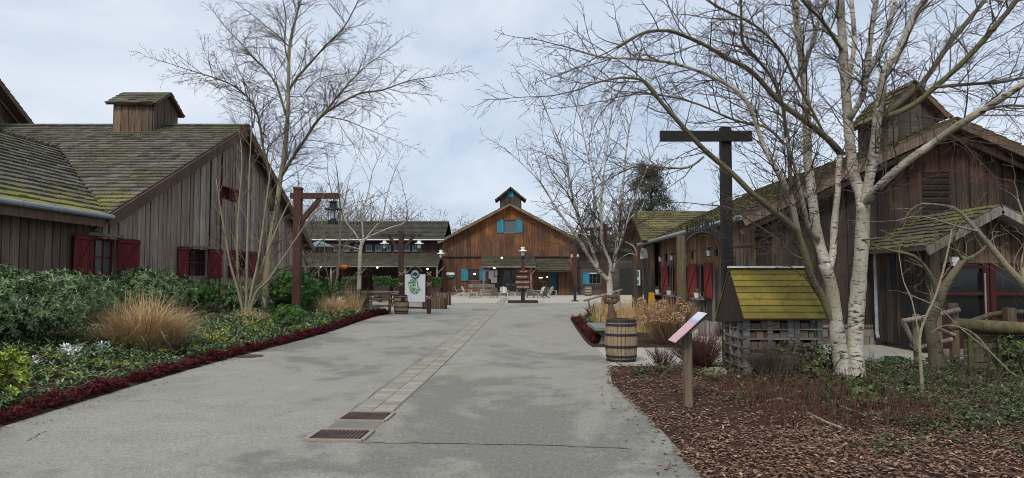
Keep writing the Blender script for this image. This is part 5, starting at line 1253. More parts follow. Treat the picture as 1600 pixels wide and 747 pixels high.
# ------------------------------------------------------------------ TREES
class Tree:
    def __init__(s, seed): s.rr = random.Random(seed); s.tr = MB(); s.tw = MB(); s.limbs = []
    def limb(s, pts, r0, r1, mat=0, n=8, spawn=1.0, ext=0, smooth=3):
        pts = [V(p) for p in pts]
        if ext:
            d = (pts[-1]-pts[-2]).normalized(); L_ = ext
            for k in range(3): d = (d+V((s.rr.uniform(-.12,.12), s.rr.uniform(-.12,.12), .08))).normalized(); pts.append(pts[-1]+d*L_/3)
        # catmull-rom
        q = []
        for i in range(len(pts)-1):
            p0 = pts[max(i-1,0)]; p1 = pts[i]; p2 = pts[i+1]; p3 = pts[min(i+2, len(pts)-1)]
            for k in range(smooth):
                t = k/smooth; q.append(.5*((2*p1)+(p2-p0)*t+(2*p0-5*p1+4*p2-p3)*t*t+(3*p1-p0-3*p2+p3)*t**3))
        q.append(pts[-1]); m = len(q)
        tot = sum((b-a).length for a, b in zip(q, q[1:])); acc = 0; rad = []
        for i in range(m):
            if i: acc += (q[i]-q[i-1]).length
            rad.append(r0+(r1-r0)*(acc/tot)**.85)
        rad = [r*(1+.07*s.rr.uniform(-1,1)) for r in rad]
        s.tr.cur = mat; s.tr.tube(q, rad, n); s.limbs.append((q, rad, tot, spawn)); return q, rad
    def branch(s, p, d, L_, r, lvl, P_):
        rr = s.rr; k = P_['seg'][lvl]; pts = [p]; cur = p; dd = d.normalized(); g = P_['grav'][lvl]; wob = P_['wob'][lvl]
        for i in range(k):
            dd = (dd+V((rr.gauss(0,wob), rr.gauss(0,wob), rr.gauss(0,wob)*.7+g*(1 if i < k*.5 else P_.get('tipg', 1))))).normalized(); cur = cur+dd*L_/k; pts.append(cur)
        s.tw.cur = 0; s.tw.tube(pts, [max(P_['rmin'], r*(1-.75*i/k)) for i in range(k+1)], 4 if lvl == 0 else 3, cap=False)
        if lvl+1 < len(P_['seg']):
            nch = max(1, int(L_*P_['dens'][lvl+1]*rr.uniform(.8,1.2)))
            for j in range(nch):
                u = (j+rr.uniform(.2,1))/nch*(1-.1)+.08; i = min(k-1, int(u*k)); f = u*k-i; q = pts[i].lerp(pts[i+1], min(1,f)); ax = (pts[i+1]-pts[i]).normalized()
                o = (rvec(rr)); o = (o-ax*o.dot(ax)); 
                if o.length < .05: continue
                o.normalize(); nd = ax*rr.uniform(.5,1.0)+o*rr.uniform(.45,.9)
                s.branch(q, nd, L_*P_['ratio'][lvl+1]*rr.uniform(.5,1.25)*(1.15-.6*u), r*.5, lvl+1, P_)
    def sprout(s, P_):
        rr = s.rr
        for q, rad, tot, spawn in s.limbs:
            if spawn <= 0: continue
            n = int(tot*P_['dens'][0]*spawn*rr.uniform(.85,1.15)); m = len(q)
            for j in range(n):
                u = P_.get('start', .25)+(1-P_.get('start', .25))*(j+rr.random())/max(n,1); u = min(u, .995)
                i = min(m-2, int(u*(m-1))); f = u*(m-1)-i; p = q[i].lerp(q[i+1], f); ax = (q[i+1]-q[i]).normalized(); r = rad[i]
                o = rvec(rr); o = o-ax*o.dot(ax)
                if o.length < .05: continue
                o.normalize(); nd = ax*rr.uniform(.4,1)+o*rr.uniform(.5,1)+V((0,0,P_.get('up', .1)))
                s.branch(p, nd, P_['len0']*rr.uniform(.45,1.2)*(1.1-.45*u), min(P_['r0'], r*.55), 0, P_)
            # carry the limb tip on
            s.branch(q[-1], q[-1]-q[-2], P_['len0']*1.0, min(P_['r0'], rad[-1]), 0, P_)
    def build(s, name, base, label, cat, mats, tmat, group=None):
        base = V(base); t = thing(name, base, label, cat, group)
        s.tr.build('trunk', mats, t, smooth=True)
        o = s.tw.build('twigs', tmat, t); o['kind'] = 'stuff' if False else 'part'
        del o['kind']; return t
def path(l, Y0, Y1=None):
    Y1 = Y0 if Y1 is None else Y1; n = len(l)-1
    return [P(x, y, Y0+(Y1-Y0)*i/n) for i, (x, y) in enumerate(l)]
BP = dict(seg=[7,5,3], grav=[.0,-.015,-.02], tipg=-1, wob=[.12,.17,.2], dens=[6.0,8.0,10], ratio=[0,.43,.42], len0=1.3, r0=.0105, rmin=.0023, start=.08, up=.15)
# big birch on the right
T = Tree(101); Y0 = 11.4
wb = T.limb
wb(path([(1334,612),(1336,565),(1336,534),(1339,476),(1343,430),(1347,380),(1348,345),(1349,318)], Y0, Y0), .14, .10, 0, 12, 0)
wb(path([(1328,606),(1317,580),(1309,525),(1304,486),(1298,444),(1288,412)], Y0-.05, Y0-.15), .125, .09, 0, 12, 0)
T.limb(path([(1333,618),(1331,598),(1327,570)], Y0, Y0), .22, .10, 0, 14, 0); T.limb([P(1335,618,Y0)+V((.05,-.03,-.05)), P(1336,600,Y0)+V((.02,0,0)), P(1337,560,Y0)], .21, .11, 0, 14, 0)
for k in range(7): a_ = k*.9+.3; b_ = P(1334,612,Y0); T.limb([b_+V((.33*cos(a_), .33*sin(a_), -.06)), b_+V((.17*cos(a_), .17*sin(a_), .04)), b_+V((.06*cos(a_), .06*sin(a_), .3))], .035, .07, 0, 7, 0)
A0 = Y0
wb(path([(1348,330),(1344,300),(1334,274),(1328,223),(1324,174),(1320,122),(1317,70),(1313,0)], A0, A0+.5), .092, .045, 0, 10, .7, 2.5)
wb(path([(1328,185),(1348,150),(1355,104),(1362,45),(1369,0)], A0+.2, A0-.4), .05, .032, 0, 8, 1, 2)
wb(path([(1352,112),(1365,96),(1383,59),(1400,0)], A0-.1, A0+.7), .045, .028, 0, 8, 1, 1.5)
wb(path([(1323,140),(1331,100),(1335,60),(1330,0)], A0+.3, A0+1.0), .045, .03, 0, 8, 1, 1.5)
wb(path([(1349,322),(1361,267),(1368,213),(1370,190),(1376,150),(1383,111),(1404,80),(1424,35),(1445,0)], A0, A0-.6), .085, .032, 0, 10, .8, 2)
wb(path([(1372,190),(1405,160),(1445,125),(1480,73),(1508,38),(1539,0)], A0-.2, A0+.9), .05, .03, 1, 8, 1, 2)
wb(path([(1380,185),(1425,165),(1466,132),(1508,94),(1546,52),(1588,0)], A0-.2, A0-1.2), .045, .03, 1, 8, 1, 2)
wb(path([(1462,136),(1495,133),(1525,131),(1565,128),(1605,120)], A0-.7, A0-.3), .025, .015, 1, 6, 1, 1.5)
wb(path([(1350,320),(1362,305),(1378,287),(1411,257),(1459,223),(1494,198),(1543,167),(1604,127)], A0, A0-1.8), .065, .03, 0, 9, .8, 2.5)
wb(path([(1500,195),(1540,172),(1575,165),(1610,166)], A0-1.2, A0-1.5), .02, .012, 1, 6, 1, 1)
B0 = Y0-.15
wb(path([(1292,420),(1277,367),(1271,324),(1267,290),(1262,247),(1261,207),(1259,150),(1254,104),(1247,52),(1242,0)], B0, B0+.9), .082, .04, 0, 9, .9, 2.5)
wb(path([(1256,110),(1262,90),(1271,63),(1280,30),(1289,0)], B0+.6, B0+.2), .035, .022, 0, 7, 1, 1.5)
wb(path([(1294,425),(1301,397),(1304,347),(1309,297),(1311,254),(1316,238)], B0, B0+.4), .06, .045, 0, 9, .2)
wb(path([(1316,242),(1292,216),(1257,188),(1219,160),(1191,129),(1168,107),(1134,90),(1108,74),(1067,55),(1041,48),(1004,52),(964,74)], B0+.4, B0-1.4), .055, .018, 1, 8, 1.05)
wb(path([(1311,528),(1300,498)], Y0+.02, Y0-.1)+path([(1286,466),(1269,438),(1260,405),(1247,367),(1230,347),(1197,320),(1177,304),(1143,270),(1108,241),(1081,214),(1061,191),(1037,164),(1007,127)], B0, B0-1.5), .07, .025, 1, 9, .8)
wb(path([(1025,146),(1007,127),(985,122),(967,122),(937,128),(905,140)], B0-1.4, B0-1.8), .02, .01, 1, 6, 1.2)
wb(path([(1248,370),(1237,314),(1227,290),(1210,260),(1192,225),(1177,180),(1158,147),(1121,124),(1074,105),(1041,97),(994,92),(940,89),(903,79)], B0-.3, B0-.6), .05, .014, 0, 8, 1.05)
wb(path([(1244,375),(1236,320),(1234,247),(1227,197),(1222,160),(1205,120),(1181,90),(1161,67),(1158,17),(1156,0)], B0-.3, B0+.5), .035, .018, 1, 7, 1.1, 1.5)
wb(path([(1278,375),(1262,352),(1256,324),(1244,270),(1237,245),(1228,215)], B0, B0-.6), .045, .018, 0, 7, 1)
wb(path([(1225,225),(1200,200),(1171,194),(1138,184),(1094,164),(1047,151),(1004,147),(965,152)], B0-.3, B0+.6), .024, .01, 1, 6, 1.1)
wb(path([(1290,218),(1278,190),(1240,120),(1220,80),(1180,40),(1120,10),(1080,-20)], B0+.4, B0-.3), .025, .015, 1, 6, 1.1, 1)
wb(path([(1316,80),(1300,55),(1283,30),(1262,10),(1245,-15)], A0+.4, A0-.4), .035, .02, 1, 6, 1, 1.5)
wb(path([(1347,375),(1385,372),(1440,378),(1480,385),(1530,410)], A0-.1, A0-1.0), .014, .006, 1, 5, .4)
wb(path([(1262,408),(1235,395),(1210,370),(1180,350),(1140,325),(1100,320)], B0-.2, B0-.9), .016, .008, 1, 5, .5)
wb(path([(1100,245),(1075,262),(1040,262),(1000,258),(960,275)], B0-1.3, B0-1.0), .016, .008, 1, 5, 1.1)
T.sprout(BP)
T.build('birch_tree', (P(1334,612,Y0).x, Y0, 0), 'large multi-stemmed white birch in the near right bed beside the insect hotel', 'birch tree', [M_birch, M_limb], M_twig)
# right middle birch
T = Tree(102); Y0 = 26.0
wb = T.limb; FP = dict(BP, dens=[4.2,5.6,6.5], len0=1.9, r0=.02, rmin=.004, seg=[6,4,3])
wb(path([(953,508),(954,480),(953,450),(952,432)], Y0), .135, .11, 0, 10, 0)
wb(path([(952,440),(938,425),(922,404),(908,380),(900,369),(872,329),(844,285),(820,260)], Y0, Y0-.6), .085, .015, 0, 8, .8)
wb(path([(935,420),(926,392),(912,361),(896,313),(887,270),(876,228),(848,160)], Y0-.1, Y0+.8), .07, .015, 0, 8, 1)
wb(path([(953,436),(954,412),(942,384),(940,361),(940,301),(948,240),(954,188)], Y0, Y0-.8), .075, .015, 0, 8, 1)
wb(path([(944,392),(930,365),(928,293),(916,232),(908,192),(900,165)], Y0, Y0+1), .06, .015, 0, 7, 1)
wb(path([(954,434),(960,410),(962,392),(970,345),(974,281),(981,216),(990,170)], Y0, Y0+.6), .08, .015, 0, 8, 1)
wb(path([(961,400),(975,360),(988,321),(1000,289),(1020,240),(1035,215)], Y0, Y0-.7), .06, .013, 0, 7, 1)
wb(path([(966,370),(985,340),(1000,330),(1012,300)], Y0, Y0+1.2), .04, .015, 0, 7, 1)
wb(path([(900,330),(885,300),(862,270),(850,230)], Y0+.2, Y0+1.2), .03, .012, 1, 6, 1)
T.sprout(FP)
T.build('birch_tree', (P(953,508,Y0).x, Y0, 0), 'white birch fanning out from the grass bed behind the large barrel', 'birch tree', [M_birch2, M_limb], M_twig)
# left tall birch
T = Tree(103); Y0 = 28.0; wb = T.limb; LP = dict(BP, dens=[6.6,6.6,7.2], len0=1.9, up=.0, r0=.016, rmin=.0042, seg=[7,5,3], grav=[.0,-.02,-.04])
wb(path([(413,492),(416,440),(422,380),(430,340),(438,280),(444,243),(450,174),(451,122),(453,70),(463,25),(470,0)], Y0), .14, .03, 0, 10, .7, 2)
wb(path([(438,278),(455,250),(476,219),(500,184),(535,160),(563,146),(597,141),(636,127),(663,122)], Y0, Y0-1), .075, .016, 1, 8, 1)
wb(path([(500,184),(520,160),(545,130),(570,105),(594,87)], Y0-.4, Y0+.9), .045, .014, 1, 7, 1)
wb(path([(510,182),(540,188),(565,198),(590,208)], Y0-.4, Y0-.6), .025, .01, 1, 6, 1)
wb(path([(450,145),(465,120),(483,101),(510,70),(538,42),(559,3)], Y0, Y0+.8), .05, .018, 1, 7, 1, 1)
wb(path([(425,330),(420,268),(412,235),(406,195),(399,170),(385,150),(361,132),(330,120),(291,108)], Y0, Y0-.7), .07, .016, 1, 8, 1)
wb(path([(447,180),(438,150),(430,129),(412,105),(396,90),(375,66),(354,45)], Y0, Y0+1), .05, .016, 1, 7, 1)
wb(path([(452,100),(445,70),(447,30),(442,0)], Y0, Y0-.6), .035, .015, 1, 7, 1, 1)
wb(path([(453,75),(440,60),(415,40),(390,20)], Y0, Y0+.4), .028, .012, 1, 6, 1)
wb(path([(399,170),(395,200),(390,150),(376,115)], Y0-.2, Y0-1), .025, .012, 1, 6, .8)
wb(path([(452,150),(470,150),(495,125),(515,118)], Y0, Y0-.9), .025, .012, 1, 6, 1)
wb(path([(440,270),(452,240),(460,215),(482,190)], Y0, Y0+1), .03, .012, 1, 6, 1)
T.sprout(LP)
T.build('birch_tree', gz(P(413,492,Y0).x, Y0), 'tall spreading bare birch beside the left barn gable', 'birch tree', [M_birch3, M_limb], M_twig)
# pale multi-stem clump
T = Tree(104); Y0 = 24.5; wb = T.limb; CP = dict(BP, dens=[2.2,3.0,3.0], len0=1.3, r0=.013, rmin=.004, seg=[6,4,3], up=.5, wob=[.07,.1,.15])
for l, dy in (([(384,500),(385,461),(386,401),(388,320),(390,260),(393,205)], 0), ([(386,498),(394,450),(402,415),(410,361),(418,300),(426,240)], .4), ([(388,500),(400,458),(420,437),(452,389),(478,350),(492,330)], -.7), ([(382,500),(374,461),(360,413),(352,368),(344,324),(338,280)], -.3), ([(383,500),(375,450),(371,413),(372,340),(378,260),(376,220)], .5), ([(387,500),(398,445),(415,400),(440,340),(462,296)], .8)):
    wb(path(l, Y0, Y0+dy), .06, .015, 0, 7, 1)
T.sprout(CP)
T.build('birch_clump', gz(P(385,500,Y0).x, Y0), 'pale slender multi-stemmed birch clump in the left bed', 'birch tree', [M_birch3, M_limb], M_twigl)
T = Tree(105); Y0 = 32.5; wb = T.limb
wb(path([(521,485),(524,455),(529,409),(532,352),(530,300),(526,262)], Y0), .085, .02, 0, 8, .9)
for l, dy in (([(531,380),(522,368),(511,360),(500,352)], -.3), ([(532,395),(545,373),(556,350),(566,335)], .4), ([(531,340),(540,310),(545,280)], .6), ([(531,330),(518,300),(512,270)], -.5), ([(522,465),(545,440),(575,405)], -.5), ([(524,475),(510,420),(506,365)], .3)): wb(path(l, Y0, Y0+dy), .03, .012, 0, 6, 1)
T.sprout(dict(CP, up=.2, dens=[2.6,4,3])); T.build('young_birch', gz(P(521,485,Y0).x, Y0), 'young thin yellowish birch rising from the straw grass, orange ornament on it', 'birch tree', [M_birch3, M_limb], M_twigl)
mb = MB(); c = P(537, 417, Y0-.2); mb.lathe(c, [(.03,-.12),(.16,-.06),(.2,.0),(.14,.06),(.03,.09)], 12); mb.tube([c+V((.15,0,0)), c+V((.3,0,.05))], [.05,.02], 6); tag(mb.build('ornament', plain('orange_plastic', (.8,.22,.02), .5), smooth=True), 'bright orange hanging ornament in the young birch', 'ornament')
T = Tree(106); Y0 = 37.0; wb = T.limb
wb(path([(559,487),(561,449),(562,410),(564,385),(570,373)], Y0), .115, .085, 0, 9, 0)
for l, r, dy in (([(568,378),(566,350),(567,330),(574,305),(582,268)], .05, .3), ([(570,375),(581,368),(609,356),(629,350),(637,340),(634,310)], .05, -.5), ([(570,374),(590,350),(598,338),(606,300),(612,280)], .04, .6), ([(566,382),(553,362),(540,345),(530,310)], .035, .5), ([(564,390),(545,385),(528,382)], .03, -.4)): wb(path(l, Y0, Y0+dy), r, .02, 0, 7, 1)
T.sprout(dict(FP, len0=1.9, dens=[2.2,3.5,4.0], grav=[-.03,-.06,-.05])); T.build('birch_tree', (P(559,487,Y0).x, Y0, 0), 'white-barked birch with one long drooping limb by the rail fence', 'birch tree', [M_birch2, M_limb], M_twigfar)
# darker trees beyond
def auto_tree(seed, x, y, h, spread, label, r=.16, P_=None, nm='bare_tree', tm=None, group=None, nl=9, mats=None, z0=0):
    T = Tree(seed); rr = T.rr; b = V((x, y, z0)); top = b+V((rr.uniform(-.1,.1)*h, rr.uniform(-.05,.05)*h, h*.8))
    T.limb([b, b.lerp(top,.35)+V((rr.uniform(-.2,.2),0,0)), b.lerp(top,.7)+V((rr.uniform(-.3,.3),0,0)), top], r, r*.18, 0, 7, .6)
    for k in range(nl):
        u = .22+.65*k/nl; p = b.lerp(top, u); a = k*2.4+rr.uniform(-.4,.4); e = spread*(1.1-u*.75)*rr.uniform(.7,1.1)
        q = p+V((cos(a)*e, sin(a)*e, h*.28*rr.uniform(.6,1.2)*(1.1-u*.4))); m_ = p.lerp(q,.5)+V((0,0,h*.02))
        T.limb([p, m_, q], r*.42*(1.1-u*.6), r*.08, 0, 5, 1)
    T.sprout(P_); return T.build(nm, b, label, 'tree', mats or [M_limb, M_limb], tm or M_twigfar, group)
MP = dict(BP, dens=[1.6,2.3,2.6], len0=2.3, r0=.03, rmin=.009, seg=[5,4,3], grav=[-.01,-.03,-.03])
auto_tree(201, P(488,400,48).x, 48, 8.6, 3.6, 'dark bare drooping tree behind the lamp post lantern', .17, MP, tm=M_twig)
auto_tree(202, P(446,400,56).x, 56, 8.2, 3.6, 'bare tree half hidden behind the left barn gable', .17, MP)
FPs = dict(BP, dens=[1.3,1.7,1.8], len0=3.2, r0=.05, rmin=.02, seg=[4,3,3], grav=[.02,.0,0.])
rr = random.Random(300)
FT = [(462, 92, 13), (486, 97, 13.6), (508, 90, 12.6), (530, 96, 13.4), (552, 92, 12.8), (572, 105, 13.6), (592, 96, 12.4), (612, 98, 12.0), (632, 110, 12.6), (652, 104, 11.6), (672, 108, 11.4), (694, 112, 11.0), (716, 112, 10.4), (912, 100, 9.5), (935, 92, 9.8), (958, 96, 10.4), (982, 98, 11.2), (1008, 95, 11.5), (890, 115, 9.5), (1060, 90, 11)]
for i, (px, Y, h) in enumerate(FT):
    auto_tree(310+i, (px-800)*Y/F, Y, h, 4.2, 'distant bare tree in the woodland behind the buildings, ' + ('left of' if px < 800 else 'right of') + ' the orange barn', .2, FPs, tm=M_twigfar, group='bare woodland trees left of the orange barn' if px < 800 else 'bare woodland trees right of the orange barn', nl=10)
# pine behind the right birch
T = Tree(400); rr = T.rr; Y0 = 50; b = V((P(1022,400,Y0).x, Y0, 0)); top = b+V((-.2,0,P(1020,262,Y0).z))
T.limb([b, b.lerp(top,.5), top], .22, .03, 0, 7, 0)
mbp = MB()
for k in range(44):
    u = .36+.64*k/44; p = b.lerp(top, u); a = k*2.4; e = 3.3*(1.08-u)**.7*rr.uniform(.6,1.25); q = p+V((cos(a)*e, sin(a)*e, rr.uniform(-.1,.5))); T.limb([p, p.lerp(q,.5)+V((0,0,.1)), q], .05, .015, 0, 5, 0)
    for j in range(7):
        cc = p.lerp(q, .35+.65*rr.random())+rvec(rr)*.28
        for m in range(42): v = rvec(rr); leaf(mbp, cc+v*rr.uniform(.05,.32), v+V((0,0,.4)), rvec(rr), rr.uniform(.14,.3), .035)
t = T.build('pine_tree', b, 'dark evergreen pine rising behind the shop row roof', 'pine tree', [M_limb, M_limb], M_twig); mbp.build('needles', M_pine, t)
# crooked small tree, sapling and tree entering from the right
T = Tree(107); Y0 = 12.6; wb = T.limb; SP = dict(BP, dens=[3.0,3.5,3.5], len0=.6, r0=.009, rmin=.0028, seg=[6,4,3], wob=[.2,.22,.25])
wb(path([(1467,590),(1461,546),(1454,504),(1464,479),(1477,446),(1495,420),(1508,402)], Y0), .135, .05, 1, 9, .5)
wb(path([(1466,475),(1460,446),(1448,421),(1427,400),(1394,392),(1370,385)], Y0, Y0-.5), .05, .016, 1, 7, 1)
wb(path([(1505,408),(1530,395),(1552,372)], Y0, Y0+.5), .04, .014, 1, 7, 1)
wb(path([(1505,408),(1490,380),(1500,350)], Y0, Y0-.4), .03, .012, 1, 7, 1)
T.sprout(SP); T.build('crooked_tree', gz(P(1467,590,Y0).x, Y0), 'small crooked brown tree beside the rustic rails', 'tree', [M_limb, M_limb], M_twigl)
T = Tree(108); Y0 = 10.2; wb = T.limb
wb(path([(1441,630),(1440,590),(1437,529),(1447,495),(1460,467),(1472,430),(1481,392),(1487,360)], Y0), .03, .01, 0, 7, .8)
wb(path([(1438,535),(1425,470),(1412,440),(1405,400)], Y0, Y0+.3), .012, .006, 0, 6, .8)
T.sprout(dict(SP, len0=.4)); T.build('sapling', gz(P(1441,630,Y0).x, Y0), 'thin pale sapling in front of the crooked tree', 'tree', [M_birch3, M_limb], M_twigl)
T = Tree(109); Y0 = 11.0; wb = T.limb; b = V((8.95, Y0, 0))
wb([b, b+V((-.1,0,.8)), P(1620,462,Y0), P(1600,445,Y0), P(1572,415,Y0), P(1547,384,Y0), P(1522,355,Y0), P(1490,325,Y0), P(1440,318,Y0-.3)], .11, .012, 0, 8, .8)
wb(path([(1600,445),(1598,410),(1606,370),(1600,340),(1590,310)], Y0, Y0+.4), .04, .012, 0, 7, 1)
wb(path([(1530,362),(1500,355),(1440,338),(1400,345)], Y0, Y0-.4), .02, .006, 0, 6, .7)
T.sprout(dict(SP, len0=.75, dens=[3.4,3.6,3.5])); T.build('leaning_tree', b, 'pale crooked tree leaning in from the right frame edge', 'tree', [M_birch3, M_limb], M_twigl)
T = Tree(110); Y0 = 11.3; T.limb([V((8.4,Y0-.4,.05)), P(1600,595,Y0-.3), P(1545,548,Y0-.2), P(1500,512,Y0), P(1468,482,Y0), P(1425,462,Y0+.2)], .02, .008, 0, 6, 1); T.limb(path([(1545,548),(1520,520),(1480,508),(1455,520)], Y0-.2, Y0), .015, .006, 0, 5, 1)
T.sprout(dict(SP, len0=.35, dens=[2.5,3,3])); T.tr.v, T.tr.f, T.tr.m, nb = T.tr.v+T.tw.v, T.tr.f+[[i+len(T.tr.v) for i in f] for f in T.tw.f], T.tr.m+[1]*len(T.tw.f), 0; tag(T.tr.build('fallen_branch', [M_birch3, M_limb], off=V((8.4, Y0-.4, .05))), 'long pale fallen branch slanting up over the log fence', 'branch')
# white birch far right behind hydrangea (thin trunk by the gable)
T = Tree(111); Y0 = 35; wb = T.limb
wb(path([(999,470),(998,430),(996,400),(990,385),(978,378)], Y0), .09, .03, 0, 7, .6); wb(path([(997,410),(1003,390),(1000,375)], Y0), .04, .02, 0, 6, 1); wb(path([(996,400),(985,396),(975,400)], Y0), .03, .015, 0, 6, 1)
T.sprout(dict(FP, len0=.9)); T.build('young_birch', (P(999,470,Y0).x, Y0, 0), 'small white birch in front of the far entrance gable', 'birch tree', [M_birch2, M_limb], M_twigl)

# ------------------------------------------------------------------ rustic fences
t = thing('rustic_fence', (P(1431,550,13.6).x, 13.6, 0), 'rustic fence of pale crossed poles beside the crooked tree', 'fence'); FY = 13.6
for px, y0, y1, r in ((1431, 560, 491, .06), (1489, 560, 474, .085)):
    a = P(px, y1, FY); mb = MB(); mb.tube([(a.x, FY, 0), (a.x, FY, a.z)], r, 9); mb.build('post', M_brwood if px > 1440 else M_palelog, t)
for l, r in (([(1409,502),(1440,497),(1499,484)], .045), ([(1412,505),(1432,545)], .045), ([(1452,508),(1492,524)], .035), ([(1432,545),(1488,530)], .04)):
    mb = MB(); mb.tube(path(l, FY-.12, FY-.12), r, 8); mb.build('rail', M_palelog, t)
FY = 12.2; t = thing('log_fence', (P(1540,560,FY).x, FY, 0), 'mossy thick log laid along a dark slatted fence at the right edge', 'fence')
mb = MB(); mb.tube(path([(1481,514),(1497,506),(1540,510),(1610,514),(1680,516)], FY-.1, FY-.1), [.035,.095,.105,.105,.105], 10); mb.build('log', wood('yellow_green_mossy_log', [(.34,.29,.14), (.24,.19,.10)], stain_amt=.55, moss=.6), t, smooth=True)
mb = MB(); mb.tube(path([(1515,503),(1548,492),(1575,488),(1650,488)], FY+.3, FY+.3), .045, 8); mb.build('rail', M_mosswood, t)
mb = MB(); a = P(1577, 481, FY+.15); mb.b6(a.x-.07, a.x+.07, FY+.08, FY+.22, 0, a.z); mb.build('post', M_brwood, t)
mb = MB()
for k in range(7): z = .1+k*.11; mb.b6(P(1505,500,FY).x, P(1700,500,FY).x, FY-.02, FY+.02, z, z+.09)
for k in range(4): x = P(1510+k*45,500,FY).x; mb.tube([(x, FY-.08, 0), (x, FY-.08, .95)], .035, 7)
mb.build('slat_panel', M_mosswood, t)
# rail fence left far
rf0 = thing('rail_fence', (-6.9, 36.6, 0), 'grey-brown post and rail fence between the shrubs and the map board', 'fence'); FY = 36.6
xs = [P(px, 460, FY).x for px in (572, 598, 609, 624)]
for x in (xs[0], xs[2]): mb = MB(); mb.tube([(x, FY, 0), (x, FY, 1.02)], .07, 8); mb.build('post', M_brwood, rf0)
for z in (.3, .62, .93): mb = MB(); mb.tube([(P(545,460,FY).x, FY-.06, z), (xs[2]+.1, FY-.06, z+.02)], .05, 7); mb.build('rail', M_brwood, rf0)
mb = MB(); mb.tube([(xs[2], FY, .9), (P(640,460,34).x-.9, FY-.3, .92)], .045, 7); mb.build('rail', M_palelog, rf0); mb = MB(); mb.tube([P(612,478,35.5), P(623,455,35.5)], .05, 7); mb.build('brace', M_palelog, rf0)
# planter boxes right of the map board
pb0 = thing('planter_box', (P(678,470,40).x, 40.5, 0), 'planter fenced with rough round posts just right of the map board', 'planter', 'log planter boxes by the map board')
mb = MB(); rr = random.Random(8)
for k in range(13):
    for s, e in ((k*.1, -.35), (k*.1, .35)): mb.tube([(-.6+s, e, 0), (-.6+s, e, .62+rr.uniform(-.03,.15)*(k % 4 == 0))], .05, 6)
for k in range(7): mb.tube([(-.6, -.35+k*.1, 0), (-.6, -.35+k*.1, .62)], .05, 6); mb.tube([(.6, -.35+k*.1, 0), (.6, -.35+k*.1, .62)], .05, 6)
mb.build('log_wall', M_brwood, pb0, off=V((0,0,0)))
mb = MB(); mb.b6(-.55, .55, -.3, .3, .0, .5); mb.build('soil', MC['dark_soil'], pb0, off=V((0,0,0)))
copy_tree(pb0, (P(684,470,45).x, 46, 0), .3, 'second log planter box, farther behind the map board'); copy_tree(pb0, (P(686,470,52).x, 53, 0), .1, 'farthest log planter box, nearest the orange barn')
def hedge(px, py0, py1, w_, Y, lb, seed):
    a = P(px, py1, Y); z0 = a.z; z1 = P(px, py0, Y).z; rr = random.Random(seed); mb = MB(); W_ = w_*Y/F; D_ = .9
    t = thing('hedge_planter', (a.x, Y, 0), lb, 'hedge')
    for k in range(1500):
        v = [rr.uniform(-1,1) for _ in range(3)]; i = rr.randrange(3); v[i] = (1 if rr.random() < .5 else -1)*rr.uniform(.85,1.05)
        p = V((a.x+v[0]*W_/2, Y+v[1]*D_/2, (z0+z1)/2+v[2]*(z1-z0)/2)); d = rvec(rr); leaf(mb, p, d, rvec(rr), .14, .08)
    mb.build('foliage', M_hedge, t); mb = MB(); mb.b6(a.x-W_*.46, a.x+W_*.46, Y-D_*.4, Y+D_*.4, z0-.02, z1-.08); mb.build('branches', M_ivy, t)
    mb = MB(); mb.b6(a.x-W_*.5, a.x+W_*.5, Y-D_/2, Y+D_/2, 0, z0+.02); mb.build('box', M_dark, t)
hedge(597, 433, 446, 23, 55, 'clipped green hedge in a box left of the map board posts', 1)
hedge(549, 434, 446, 24, 57, 'clipped green hedge in a box behind the white-barked birch', 2)
hedge(621, 437, 449, 10, 53, 'small clipped hedge half hidden behind the map board post', 3)
hedge(681, 435, 448, 14, 56, 'leafy green hedge between the map board and the orange barn', 4)

# ------------------------------------------------------------------ terrace furniture
def adirondack(mat, label):
    t = thing('garden_chair', (0,0,0), label, 'chair', 'slatted armchairs on the terrace'); o0 = V((0,0,0))   # faces -Y
    mb = MB()
    for k in range(5): mb.box((0, -.28+k*.12, .38-k*.035), (.52, .1, .022), Matrix.Rotation(-.28, 3, 'X'))
    mb.build('seat', mat, t, off=o0); mb = MB()
    for k in range(5): 
        h_ = .78-.05*abs(k-2); mb.bar(((k-2)*.105, .22, .2), ((k-2)*.125, .22+h_*.42, .2+h_*.95), .095, .02, up=Y_)
    mb.build('backrest', mat, t, off=o0)
    for s in (-1, 1):
        mb = MB(); mb.box((s*.33, -.02, .58), (.13, .72, .025)); mb.build('armrest', mat, t, off=o0)
        mb = MB(); mb.box((s*.29, -.3, .285), (.03, .09, .57)); mb.build('leg', mat, t, off=o0)
        mb = MB(); mb.bar((s*.265, -.33, .34), (s*.265, .6, .03), .03, .1); mb.build('leg', mat, t, off=o0)
    return t
M_cwhite = wood('whitewashed_timber', [(.62,.61,.58), (.5,.49,.46), (.7,.69,.66)], stain=(.3,.28,.25), stain_amt=.3)
M_cgreen = wood('grey_green_timber', [(.24,.24,.18), (.3,.29,.22), (.18,.18,.14)], stain_amt=.3)
ch = adirondack(M_cwhite, 'white slatted armchair at the left end of the terrace seating, turned to the right')
def place(o, px, py, rz, first=False, label=None, sc=1.0):
    c = G(px, py); 
    if first: o.location = (c.x, c.y, 0); o.rotation_euler = (0,0,rz); return o
    return copy_tree(o, (c.x, c.y, 0), rz, label, scale=sc)
place(ch, 719, 463, R(100), True)
place(ch, 730, 463, R(75), False, 'white slatted armchair second from the left, beside the pallet seating')
place(ch, 787, 464.5, R(5), False, 'white slatted armchair near the middle of the terrace, its seat towards the road')
place(ch, 855, 464, R(-120), False, 'rightmost white slatted armchair of the terrace, turned to the left')
place(ch, 842, 464.5, R(-60), False, 'white slatted armchair second from the right of the terrace')
